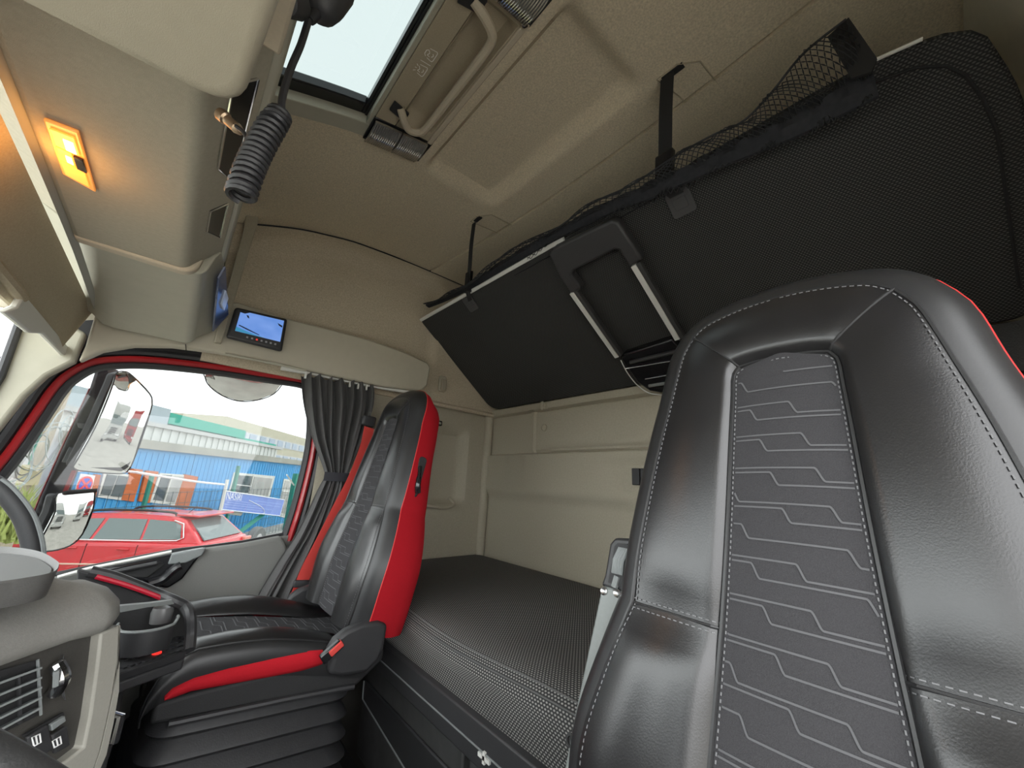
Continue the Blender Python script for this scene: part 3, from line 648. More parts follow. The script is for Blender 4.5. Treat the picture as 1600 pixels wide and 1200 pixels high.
axis = smooth_path([px(x, y, Y=Ym) for x, y in ((438, 178), (420, 205), (402, 238), (388, 270), (376, 306))], 30)
N = 17; pts = []; tot = len(axis)-1
for k in range(N*14+1):
    f = k/(N*14); i = f*tot; i0 = min(int(i), tot-1); p = axis[i0].lerp(axis[i0+1], i-i0)
    t = (axis[min(i0+2, tot)]-axis[max(i0-1, 0)]).normalized(); u = t.cross(Vector((0, 0, 1))).normalized(); v_ = t.cross(u)
    a = 2*math.pi*N*f; r = 0.0135*(0.85+0.15*min(1, f*6)); pts.append(p+(u*math.cos(a)+v_*math.sin(a))*r)
MB().tube(pts, 0.0037, 6).build('coiled_cord', rubber, mic)
MB().tube(smooth_path([px(354, 187, Y=0.56), px(372, 200, Y=0.55), px(383, 210, Y=0.54), px(392, 232, Y=Ym)], 5), 0.0030, 7).build('plug_lead', rubber, mic)
pa, pb = px(343, 177, Y=0.565), px(373, 203, Y=0.555); ax = pb-pa
MB().lathe(pa, ax, [(0.0075, 0), (0.0085, 0.002), (0.0085, 0.010), (0.0065, 0.012), (0.0065, 0.026), (0.0072, 0.027), (0.005, 0.034), (0.003, 0.036)], 14).build('brass_plug', mat('brass_plug', (0.45, 0.33, 0.22), 0.35, metal=0.9), mic)

# ================================================================== UPPER BUNK (folded up, hung on straps)
BF, BR = Vector((0.985, 0, 2.022)), Vector((1.585, 0, 1.560))
bd = (BR-BF).normalized(); bn = Vector((-(-bd.z), 0, -bd.x)); bn = Vector((bd.z, 0, -bd.x)).normalized()   # face normal, down towards the seats
def bp_(x, y, off=0.0): return pxp(x, y, BF+bn*off, bn)
def bl(s, t, off=0.0): return BF+bd*t+Vector((0, s, 0))+bn*off     # s = across the cab, t = down the slope
def toloc(p): d = p-BF; return d.y, d.dot(bd)
bunk = thing('upper_bunk', 'black cloth upper bunk tilted up against the rear wall', 'bunk', (1.3, 0.9, 1.6))
W = (BR-BF).length
s1, s0 = 2.045, -0.205
oc = []
def corner(cs, ct, r, a0, a1, n=6): return [(cs+r*math.cos(math.radians(a0+(a1-a0)*k/n)), ct+r*math.sin(math.radians(a0+(a1-a0)*k/n))) for k in range(n+1)]
oc = [(1.35, 0.0)] + corner(s1-0.03, 0.03, 0.03, 270, 360, 5) + corner(s1-0.075, W-0.075, 0.075, 0, 90, 7) + corner(s0+0.07, W-0.07, 0.07, 90, 180, 6) + [(-0.205, 0.30), (-0.20, 0.217), (-0.195, 0.183), (-0.186, 0.143), (-0.176, 0.105), (-0.167, 0.072), (-0.150, 0.048), (-0.116, 0.028), (-0.07, 0.014), (-0.02, 0.004), (0.10, 0.0)]
pts = [bl(s, t) for s, t in oc]
uvb = lambda co: toloc(Vector(co))
MB().prism(pts, -bn*0.035).build('bunk_base', bunk_cloth, bunk, bevel=0.008, uv=uvb)
mo = [(s*0.975+0.023, 0.09+t*0.88) for s, t in oc]
MB().prism([bl(s, t, -0.036) for s, t in mo], -bn*0.085).build('mattress_pad', bunk_side, bunk, bevel=0.02, seg=3)
# piping seam round the driver's end
MB().tube([bl(s, t, 0.001) for s, t in ([(1.2, 0.035)] + [(0.1, 0.036), (0.0, 0.042), (-0.07, 0.058), (-0.11, 0.085), (-0.132, 0.12), (-0.15, 0.18), (-0.162, 0.26)] + [(s0+0.04, W-0.1)])], 0.0035, 6).build('piping', bunk_side, bunk)
a, b = bl(2.03, -0.006, 0.002), bl(0.885, -0.006, 0.002)
MB().tube([bl(0.02, -0.004, 0.004), bl(-0.085, 0.012, 0.004)], 0.004, 8).build('rail_end', alu, bunk)
MB().slab([[a+bn*0.008-bd*0.002, a-bn*0.008-bd*0.002], [b+bn*0.008-bd*0.002, b-bn*0.008-bd*0.002]], bd*0.019).build('front_rail', alu, bunk, bevel=0.003)
LT = [(736, 474), (1064, 316)]; latch_m = mat('charcoal_latch_plastic', (0.06, 0.06, 0.062), 0.5)
for k, (x, y) in enumerate(LT):
    c = bp_(x, y, 0.002); r = 0.034 if k == 0 else 0.033
    m = MB(); plate(m, c, (0, 1, 0), bd, 0.075, 0.085, 0.010, bn*0.008); lo = m.build('latch_plate', latch_m, bunk, bevel=0.003)
    m = MB(); plate(m, c+bn*0.008, (0, 1, 0), bd, 0.042, 0.036, 0.004, bn*0.003); m.build('latch_button', latch_m, lo, bevel=0.001)
# ------------------------------------------------------------------ straps
def strap(pts_px, label, wd, tz):
    top_x, top_y = pts_px[0]; t = thing('retaining_strap', label, 'strap', px(top_x, top_y, X=0.93), 'webbing straps holding up the upper bunk')
    tp = px(top_x, top_y, X=0.93); tp.z = ceil_z(tp.x, tp.y)+0.004
    tp = px(top_x, top_y, Z=tz); bt = bp_(*pts_px[1], 0.012); bk = bp_(*pts_px[1], 0.022); bk = tp.lerp(bt, 0.70)
    e = bp_(*pts_px[2], 0.012)
    hw = Vector((0.0, wd, 0.0))
    path = [tp, tp.lerp(bk, 0.5)+Vector((-0.004, 0, 0)), bk, bt, e]
    MB().slab([[p-hw, p+hw] for p in smooth_path(path, 4)], (-0.002, 0, -0.001)).build('webbing', strap_m, t)
    d = (bt-bk).normalized(); m = MB(); m.obox(bk.lerp(bt, 0.55), (0, 1, 0), d.cross(Vector((0, 1, 0))), d, wd*1.3, 0.011, 0.042); bo = m.build('buckle', black_gloss, t, bevel=0.004)
    m = MB(); m.obox(bk.lerp(bt, 0.55)+d*0.052, (0, 1, 0), d.cross(Vector((0, 1, 0))), d, wd*1.15, 0.013, 0.008); m.build('buckle_bar', black_p, t, bevel=0.002)
    # recessed cover in the ceiling the strap comes out of
    m = MB(); yb = tp.y
    loop = [(tp.x-0.004, yb+wd+0.012), (tp.x-0.004, yb-wd*1.4), (tp.x+0.04, yb-0.085), (tp.x+0.17, yb-0.095), (tp.x+0.185, yb-0.07), (tp.x+0.185, yb+0.0), (tp.x+0.10, yb+0.012)]
    P = [Vector((x, y, ceil_z(x, y)-0.002)) for x, y in loop]
    m.tube(P, 0.0022, 5, closed=True); m.build('cover_edge', taupe, t)
    m = MB(); m.obox(Vector((tp.x+0.012, yb-0.012, ceil_z(tp.x, yb)-0.001)), (1, 0, 0), (0, 1, 0), (0, 0, 1), 0.010, wd*1.5, 0.003); m.build('slot', black_soft, t)
strap([(741, 348), (731, 452), (735, 470)], 'narrow black webbing strap above the passenger seat, far end of the bunk', 0.016, 2.335)
strap([(1043, 118), (1038, 283), (1058, 305)], 'near black webbing strap with a large buckle on the bunk front', 0.022, 2.345)

# ------------------------------------------------------------------ safety net on the bunk front
net = thing('safety_net', 'black mesh safety net with cloth hem bunched along the upper bunk edge', 'net', (0.96, 0.9, 2.0))
hem_px = [(668, 478), (700, 464), (740, 442), (800, 405), (860, 370), (950, 324), (1010, 299), (1060, 276), (1130, 243), (1190, 216), (1260, 183), (1320, 150), (1367, 124)]
top_px = [(668, 476), (700, 462), (740, 440), (795, 392), (858, 364), (925, 318), (985, 290), (1050, 247), (1110, 213), (1160, 190), (1205, 145), (1255, 84), (1322, 30)]
HX, TX = 0.955, 0.915
hem = smooth_path([px(x, y, X=HX) for x, y in hem_px], 10); top = smooth_path([px(x, y, X=TX) for x, y in top_px], 10)
hw_ = [0.008, 0.012, 0.016, 0.020, 0.020, 0.022, 0.026, 0.026, 0.028, 0.032, 0.035, 0.038, 0.040]
rnd = random.Random(4); hemg = []
for i, p in enumerate(hem):
    f = i/(len(hem)-1)*12; h = hw_[int(f)]*(1-f % 1)+hw_[min(int(f)+1, 12)]*(f % 1); wv = 0.004*math.sin(i*0.9)+0.003*math.sin(i*0.37)
    hemg.append([p+Vector((-0.004+wv, 0, h)), p+Vector((-0.012-wv, 0, 0.3*h)), p+Vector((-0.010+wv, 0, -0.4*h)), p+Vector((0.004, 0, -h))])
MB().slab(hemg, (0.008, 0, 0)).build('hem', mat('charcoal_net_hem', (0.028, 0.029, 0.033), 0.9, noise_amt=0.25, noise_scale=70, spec=0.15), net)
ep = [px(x, y, X=0.925) for x, y in ((1293, 57), (1326, 27), (1370, 90), (1362, 112), (1330, 122))]
MB().prism(ep, (0.006, 0, 0)).build('end_band', strap_m, net)
nm = MB(); R = 9; n = len(hem)
def nets(u, v):
    i = u*(n-1); a = min(int(i), n-2); q = i-a
    A = hem[a].lerp(hem[a+1], q); B = top[a].lerp(top[a+1], q); bulge = 0.02*math.sin(math.pi*v)+0.008*math.sin(u*60+v*3)
    return A.lerp(B, v)+Vector((-bulge, 0, 0))
L_ = 2.0; cells = 84
for r in range(R):
    path = []
    for k in range(cells*4+1):
        u = k/(cells*4); ph = 2*math.pi*u*cells+math.pi*(r % 2)
        s_ = math.sin(ph); sq_ = math.copysign(min(1.0, abs(s_)*1.3), s_)
        jit = 0.08*noise.noise(Vector((u*40, r*3.1, 0)))
        v = (r+0.5+0.46*sq_+jit)/R; path.append(nets(u, max(0, min(1, v))))
    nm.tube(path, 0.0014, 4)
# loose mesh hanging below the hem
for r in range(3):
    path = []
    for k in range(cells*4+1):
        u = 0.28+0.70*k/(cells*4); ph = 2*math.pi*u*cells*1.0+math.pi*(r % 2); s_ = math.sin(ph)
        p = nets(u, 0); path.append(p+Vector((0.006, 0, -0.012-0.011*(r+0.5*s_)*(0.6+0.7*abs(math.sin(u*9))))))
    nm.tube(path, 0.0014, 4)
nm.tube(top, 0.003, 5)
nm.build('mesh', net_m, net, kind='stuff')

# ------------------------------------------------------------------ ladder stowed on the bunk
lad = thing('bunk_ladder', 'folding ladder with black top handle and silver rails stowed on the bunk', 'ladder', bp_(950, 480, 0.03))
lo_ = 0.045
l1a, l1b = bp_(896, 455, lo_), bp_(967, 556, lo_); r1a, r1b = bp_(993, 412, lo_), bp_(1062, 528, lo_)
hpts = [(857, 398), (864, 388), (880, 380), (955, 344), (966, 348), (1004, 406), (983, 418), (967, 392), (960, 391), (897, 423), (893, 430), (908, 452), (893, 461), (876, 436)]
MB().prism([bp_(x, y, lo_+0.012) for x, y in hpts], -bn*0.045).build('top_handle', mat('dark_grey_ladder_plastic', (0.040, 0.040, 0.042), 0.5, noise_amt=0.08, noise_scale=300), lad, bevel=0.010, seg=3)
for a_, b_ in ((l1a, l1b), (r1a, r1b)):
    d = (b_-a_).normalized(); side = d.cross(bn).normalized()
    if side.y < 0: side = -side
    c = (a_+b_)/2; hl = (b_-a_).length/2
    m = MB(); m.obox(c+side*0.006, d, side, bn, hl, 0.010, 0.013); ro = m.build('side_rail', alu, lad, bevel=0.002)
    m = MB(); m.obox(c-side*0.0115-bn*0.003, d, side, bn, hl, 0.0085, 0.012); m.build('rail_channel', mat('dark_rail', (0.05, 0.05, 0.05), 0.5) if a_ is l1a else bpy.data.materials['dark_rail'], ro, bevel=0.002)
base = [(968, 560), (976, 553), (1050, 530), (1075, 560), (1060, 605), (1033, 615), (1015, 612), (995, 598)]
MB().prism([bp_(x, y, lo_+0.004) for x, y in base], -bn*0.04).build('foot_tray', black_gloss, lad, bevel=0.010, seg=3)
for (x0, y0, x1, y1, rr, mm_) in ((977, 576, 1060, 562, 0.002, chrome), (985, 566, 1060, 548, 0.009, black_p), (1008, 592, 1050, 585, 0.002, chrome), (1014, 603, 1045, 598, 0.007, grey_p)):
    MB().tube([bp_(x0, y0, lo_+0.008), bp_(x1, y1, lo_+0.008)], rr, 8).build('rung', mm_, lad)
MB().tube(smooth_path([bp_(x, y, lo_+0.004) for x, y in ((970, 563), (980, 582), (996, 602), (1014, 614), (1034, 617))], 5), 0.0025, 6).build('tray_edge', alu, lad)

# ================================================================== LOWER BUNK
XB = 0.738
bed = thing('lower_bunk', 'lower bunk base with a black front rail and storage doors', 'bunk', (1.17, 0.9, 0.0))
MB().box(XB+0.05, 1.60, -0.28, 2.09, 0.30, 0.455).build('bunk_board', black_soft, bed)
MB().box(XB+0.055, 1.60, -0.28, 2.09, 0.0, 0.30).build('storage_box', dash_face, bed)
rp_ = [(XB-0.016, 0.500), (XB+0.006, 0.504), (XB+0.010, 0.47), (XB+0.010, 0.418), (XB-0.020, 0.410), (XB-0.020, 0.455)]
ro = MB().prism([(x, -0.28, z) for x, z in rp_], (0, 1.99, 0)); ro = ro.build('front_rail', black_p, bed, bevel=0.004)
MB().tube([(XB-0.022, 1.70, 0.452), (XB-0.022, -0.2, 0.452)], 0.0022, 6).build('rail_bead', grey_p, ro)
mk = MB(); c = px(757, 1184, X=XB-0.022)
for u, v, hu, hv in ((0, 0, 0.022, 0.0042), (0, 0, 0.0042, 0.012)):
    mk.box(XB-0.026, XB-0.020, c.y-hu, c.y+hu, c.z-hv, c.z+hv)
mk.build('cross_mark', mat('pale_mark', (0.65, 0.65, 0.62), 0.5), ro)
for y0, y1 in ((1.70, 1.02), (0.99, 0.30)):
    m = MB(); m.box(XB+0.030, XB+0.055, y1, y0, 0.06, 0.405); do = m.build('storage_door', mat('charcoal_door_plastic', (0.05, 0.05, 0.05), 0.6, noise_amt=0.25, noise_scale=18, bump=0.2, bump_scale=500), bed, bevel=0.006)
    m = MB(); m.prism([(XB+0.029, y0-0.02, 0.31), (XB+0.029, y1+0.04, 0.31), (XB+0.029, y1+0.02, 0.17), (XB+0.029, y0-0.03, 0.24)], (-0.010, 0, 0)); m.build('door_recess', black_p, do, bevel=0.006)
    MB().tube([(XB+0.018, y0-0.02, 0.308), (XB+0.018, y0-0.03, 0.25), (XB+0.018, y1+0.02, 0.17)], 0.003, 6).build('recess_edge', grey_p, do)
mat_t = thing('bunk_mattress', 'dark dotted cloth mattress on the lower bunk', 'mattress', (1.17, 0.9, 0.456))
prof = [(XB+0.012, 0.458), (XB+0.004, 0.50), (XB-0.004, 0.56), (XB-0.003, 0.60), (XB+0.006, 0.625), (XB+0.022, 0.640), (XB+0.06, 0.648)] + [(x, 0.655) for x in lin(XB+0.11, 1.54, 16)] + [(1.585, 0.648), (1.60, 0.60), (1.60, 0.458)]
arcl = [0]
for p, q in zip(prof, prof[1:]): arcl.append(arcl[-1]+math.hypot(p[0]-q[0], p[1]-q[1]))
ys_ = [2.088, 2.082, 2.06] + lin(2.03, -0.22, 44) + [-0.25, -0.272, -0.278]; rows = []
UVT = {}
for y in ys_:
    e = min(2.09-y, y+0.28); k = min(1, max(0, e/0.035)); rk = math.sqrt(1-(1-k)**2)
    row = []
    for i, (x, z) in enumerate(prof):
        zz_ = 0.458+(z-0.458)*(0.82+0.18*rk)
        if z > 0.56:
            sag = -0.018*math.exp(-((y-1.15)/0.30)**2)*(1-sst(XB+0.05, XB+0.5, x)) - 0.010*sst(1.3, 1.0, x)*0.5*(1+math.sin(y*7+1.0))*(0.5+0.5*noise.noise(Vector((x*3, y*3, 0))))
            zz_ += sag
        row.append((x, y, zz_)); UVT[(round(x, 4), round(y, 4), round(zz_, 4))] = (y, arcl[i])
    rows.append(row)
m = MB(); m.grid(rows); n = len(prof); m.f += [tuple(range(n)), tuple((len(ys_)-1)*n+k for k in reversed(range(n))), ]
m.f += [(i*n, i*n+n-1, (i+1)*n+n-1, (i+1)*n) for i in range(len(ys_)-1)]
m.build('mattress_cover', bed_cloth, mat_t, angle=60, uv=lambda co: UVT.get((round(co.x, 4), round(co.y, 4), round(co.z, 4)), (co.y, co.x)))
for j, off in ((4, 0.0016), (5, 0.0016)):
    MB().tube([Vector(r[j])+Vector((-0.001, 0, 0.001)) for r in rows[3:-3]], 0.0021, 6).build('piping', mat('grey_piping', (0.10, 0.10, 0.10), 0.8) if j == 4 else bpy.data.materials['grey_piping'], mat_t)

# ================================================================== SEATS
TV = Vector((0.2149, 0, 0.9766)); NV = Vector((-0.9766, 0, 0.2149))
O_H = [(0.225, -0.44), (0.244, -0.36), (0.253, -0.28), (0.251, -0.23), (0.235, -0.165), (0.215, -0.10), (0.202, -0.064),
       (0.199, 0.0), (0.188, 0.09), (0.174, 0.18), (0.158, 0.26), (0.145, 0.32), (0.136, 0.342), (0.125, 0.360), (0.105, 0.376), (0.07, 0.387), (0.035, 0.393), (0.0, 0.395)]
I_H = [(0.092, -0.44), (0.092, -0.30), (0.088, -0.20), (0.083, -0.12), (0.079, -0.066), (0.075, 0.0), (0.071, 0.08), (0.067, 0.18), (0.064, 0.245), (0.0625, 0.276), (0.054, 0.290), (0.032, 0.294), (0.0, 0.295)]
def resample(p, n):
    L = [0]
    for a, b in zip(p, p[1:]): L.append(L[-1]+(b-a).length)
    out = []; j = 0
    for k in range(n):
        d = L[-1]*k/(n-1)
        while j < len(L)-2 and L[j+1] < d: j += 1
        f = (d-L[j])/max(1e-9, L[j+1]-L[j]); out.append(p[j].lerp(p[j+1], min(1, f)))
    return out
def v2(p): return [Vector((a, b, 0)) for a, b in p]
NSEG = (22, 28, 16)
def contour(h, cuts):
    i1, i2 = cuts
    segs = [h[:i1+1], h[i1:i2+1], h[i2:]]
    return [resample(smooth_path(v2(s), 6), n) for s, n in zip(segs, NSEG)]
OC = contour(O_H, (6, 13)); IC = contour(I_H, (4, 10))
def base_h(t): return 0.04*max(0, t-0.24)+0.012*math.exp(-((t+0.28)/0.13)**2)+0.0*t
def S3(s, t, h): return Vector((0, s, 1.0))+TV*t+NV*(h+base_h(t))
def insert_w(t):
    tab = sorted((b, a) for a, b in I_H); return interp(tab, t)
def insert_h(s, t): 
    w_ = max(0.02, insert_w(t)); return -0.006+0.006*(1-min(1, (s/w_)**2))
PL, PU, PH, PIN = 0.024, 0.012, 0.015, 0.75
def pfn(v, P, e): return -0.010*(1-min(1, v/0.06))+P*math.sin(math.pi*min(1, v*0.93+0.03))**0.62*e-0.006*v
def seat_back(root, sgn_red=True):
    sd = []
    # ring panels
    def panel(name, seg, mir, P, pin0, pin1, m=leather):
        n = NSEG[seg]; rows = []
        for i in range(n):
            row = []
            th = i/(n-1)
            e = 1.0
            if pin0: e *= 1-pin0*math.exp(-(th/0.10)**2)
            if pin1: e *= 1-pin1*math.exp(-((1-th)/0.10)**2)
            for j in range(13):
                v = j/12; q = IC[seg][i].lerp(OC[seg][i], v)
                pf = math.sin(math.pi*min(1, v*0.93+0.03))**0.62
                # steep step out of the insert, soft roll towards the outer seam
                h = -0.010*(1-min(1, v/0.06)) + P*pf*e - 0.006*v
                row.append(S3(q.x*mir, q.y, h))
            rows.append(row)
        return MB().slab(rows, -0.004*mir).build(name, m, root, angle=70)
    for mir in (1, -1):
        panel('lower_bolster', 0, mir, PL, 0, PIN)
        panel('upper_bolster', 1, mir, PU, PIN, 0.12)
    # head panel: both halves of the crown
    rows = []
    n = NSEG[2]
    seq = [(i, 1) for i in range(n)] + [(i, -1) for i in range(n-2, -1, -1)]
    for k, (i, mir) in enumerate(seq):
        th = min(k, len(seq)-1-k)/(len(seq)-1); e = 1-0.12*math.exp(-(th/0.05)**2); row = []
        for j in range(13):
            v = j/12; q = IC[2][i].lerp(OC[2][i], v); pf = math.sin(math.pi*min(1, v*0.93+0.03))**0.62
            row.append(S3(q.x*mir, q.y, pfn(v, PH, e)))
        rows.append(row)
    MB().slab(rows, -0.004).build('head_panel', leather, root, angle=70)
    # insert
    rows = []
    for t in lin(-0.44, 0.299, 60):
        w_ = max(0.004, (insert_w(t) if t < 0.27 else interp(sorted((b, a) for a, b in [(p.x, p.y) for s in IC for p in s]), t))); rows.append([S3(w_*u, t, insert_h(w_*u, t)) for u in lin(-1, 1, 13)])
    ins = MB().slab(rows, -0.004).build('back_insert', insert_m, root, angle=70)
    # printed staircase lines
    pm = MB()
    def ribbon(pts, w_=0.0011):
        P = [S3(s, t, insert_h(s, t)+0.0012) for s, t in pts]
        L, R_ = [], []
        for i in range(len(P)):
            t = (P[min(i+1, len(P)-1)]-P[max(i-1, 0)]); n_ = t.cross(NV).normalized()*w_; L.append(P[i]-n_); R_.append(P[i]+n_)
        pm.grid([L, R_])
    pitch, drop, per = 0.0225, 0.0165, 0.105
    for r in range(-8, 40):
        t0 = 0.285-pitch*r; sh = (r*0.047) % per; pts = []
        for k in range(241):
            s = 0.10-0.20*k/240; q = (0.10-s+sh)/per; fl = math.floor(q); fr = q-fl
            t = t0-drop*(fl+sst(0.90, 1.0, fr)); w_ = insert_w(t) if t < 0.27 else 0
            t_ok = -0.43 < t < 0.283 and abs(s) < w_-0.007 
            if t_ok: pts.append((s, t))
            else:
                if len(pts) > 3: ribbon(pts)
                pts = []
        if len(pts) > 3: ribbon(pts)
    pm.build('printed_lines', pattern_m, ins, kind='stuff')
    # outer contour, left side up over the crown and down the right side
    oc = [(p, 1) for s in OC for p in s] + [(p, -1) for s in reversed(OC) for p in reversed(s)]
    cont = []
    for p, m_ in oc:
        q = Vector((p.x*m_, p.y, 0))
        if not cont or (q-cont[-1]).length > 1e-4: cont.append(q)
    nrm = []
    for i, p in enumerate(cont):
        t = cont[min(i+1, len(cont)-1)]-cont[max(i-1, 0)]; t.normalize(); nrm.append(Vector((t.y, -t.x, 0)))
    def at_(i, out_, back): 
        p = cont[i]+nrm[i]*out_; return S3(p.x, p.y, -0.006-back)
    gus = []; red = []; shell = []
    for i, p in enumerate(cont):
        low = sst(0.2, -0.3, p.y); k = 1.0+0.25*sst(0.25, 0.40, p.y)
        gus.append([at_(i, o*k, b*k) for o, b in ((0, 0), (0.010, 0.003), (0.021, 0.010), (0.031, 0.022), (0.038, 0.040))])
        dp_ = 0.125+0.05*low
        if p.y > 0.33: dp_ -= 0.03*sst(0.33, 0.42, p.y)
        red.append([at_(i, o, b) for o, b in ((0.038*k, 0.040*k), (0.034*k, 0.072), (0.026, dp_*0.8), (0.012, dp_), (-0.002, dp_+0.012))])
        shell.append(at_(i, 0.0, dp_+0.012))
    MB().slab(gus, 0.003).build('edge_gusset', leather_side, root, angle=70)
    so = MB().slab(red, 0.003).build('red_side', red_cloth, root, angle=70)
    m = MB(); half = len(shell)//2; rows = []
    for i in range(half): 
        a, b = shell[i], shell[len(shell)-1-i]; rows.append([a.lerp(b, u) for u in lin(0, 1, 7)])
    m.slab(rows, -0.006).build('back_shell', black_p, root, angle=60)
    MB().tube([at_(i, 0.0395*(1.0+0.25*sst(0.25, 0.40, cont[i].y)), 0.040*(1.0+0.25*sst(0.25, 0.40, cont[i].y))) for i in range(len(cont))], 0.0024, 6).build('red_piping', red_pipe, root)
    # welts along the seams
    sm = MB(); sm.tube([at_(i, -0.001, -0.003) for i in range(len(cont))], 0.0028, 6); sm.build('outer_welt', leather_side, root)
    wl = MB()
    icp = [(p, 1) for s in IC for p in s] + [(p, -1) for s in reversed(IC) for p in reversed(s)]
    ic = []
    for p, m_ in icp:
        q = Vector((p.x*m_, p.y, 0))
        if not ic or (q-ic[-1]).length > 1e-4: ic.append(q)
    wl.tube([S3(p.x, p.y, -0.005) for p in ic], 0.0030, 6); wl.build('insert_welt', leather_side, root)
    def seam_pt(j, mir, dt, up=0.0015):
        v = j/12; q = IC[1][0].lerp(OC[1][0], v); d = abs(dt)
        if dt >= 0: e = 1-PIN*math.exp(-((dt/0.44)/0.10)**2); P_ = PU
        else: e = 1-PIN*math.exp(-((d/0.39)/0.10)**2); P_ = PL
        return S3((q.x+(0.02*v*d/0.05 if dt < 0 else 0))*mir, q.y+dt, pfn(v, P_, e)+up)
    for mir in (1, -1):
        MB().tube([seam_pt(j, mir, 0.0, 0.001) for j in range(13)], 0.0022, 6).build('cross_welt', leather_side, root)
    for mir in (1, -1):
        MB().tube([S3(mir*IC[1][-1].lerp(OC[1][-1], v).x, IC[1][-1].lerp(OC[1][-1], v).y, pfn(v, PU, 0.88)+0.0008) for v in lin(0, 1, 13)], 0.0020, 6).build('corner_welt', black_soft, root)
    # stitching: short thread dashes
    stb = MB()
    def dashes(pts, ln=0.0045, gap=0.0035, r=0.0006):
        L = [0]
        for a, b in zip(pts, pts[1:]): L.append(L[-1]+(b-a).length)
        d = 0; j = 0
        def at2(x):
            j = 0
            lo, hi = 0, len(L)-2
            while lo < hi:
                md = (lo+hi+1)//2
                if L[md] <= x: lo = md
                else: hi = md-1
            return pts[lo].lerp(pts[lo+1], min(1, (x-L[lo])/max(1e-9, L[lo+1]-L[lo])))
        while d+ln < L[-1]:
            a, b = at2(d), at2(d+ln); t = (b-a).normalized(); stb.obox((a+b)/2, t, t.cross(NV), NV, ln/2, r, r*0.7); d += ln+gap
    top = []
    for mir in (1, -1):
        run = []
        for seg, P_ in ((0, PL), (1, PU), (2, PH)):
            n = NSEG[seg]
            for i in range(n):
                th = i/(n-1); e = 1.0
                if seg == 0: e = 1-PIN*math.exp(-((1-th)/0.10)**2)
                if seg == 1: e = (1-PIN*math.exp(-(th/0.10)**2))*(1-0.12*math.exp(-((1-th)/0.10)**2))
                if seg == 2: e = 1-0.12*math.exp(-((th/2)/0.05)**2)
                q = IC[seg][i].lerp(OC[seg][i], 0.94); p = S3(q.x*mir, q.y, pfn(0.94, P_, e)+0.0012)
                if not run or (p-run[-1]).length > 1e-4: run.append(p)
        dashes(run)
    dashes([S3(p.x*0.93, p.y-(0.005 if p.y > 0.28 else 0), insert_h(p.x*0.93, p.y)+0.001) for p in ic], 0.0035, 0.0035, 0.0007)
    for mir in (1, -1):
        for dt in (0.006, -0.006): dashes([seam_pt(j, mir, dt, 0.0012) for j in range(13)])
    stb.build('stitching', stitch_m, root, kind='stuff', smooth=False)
    return at_, cont

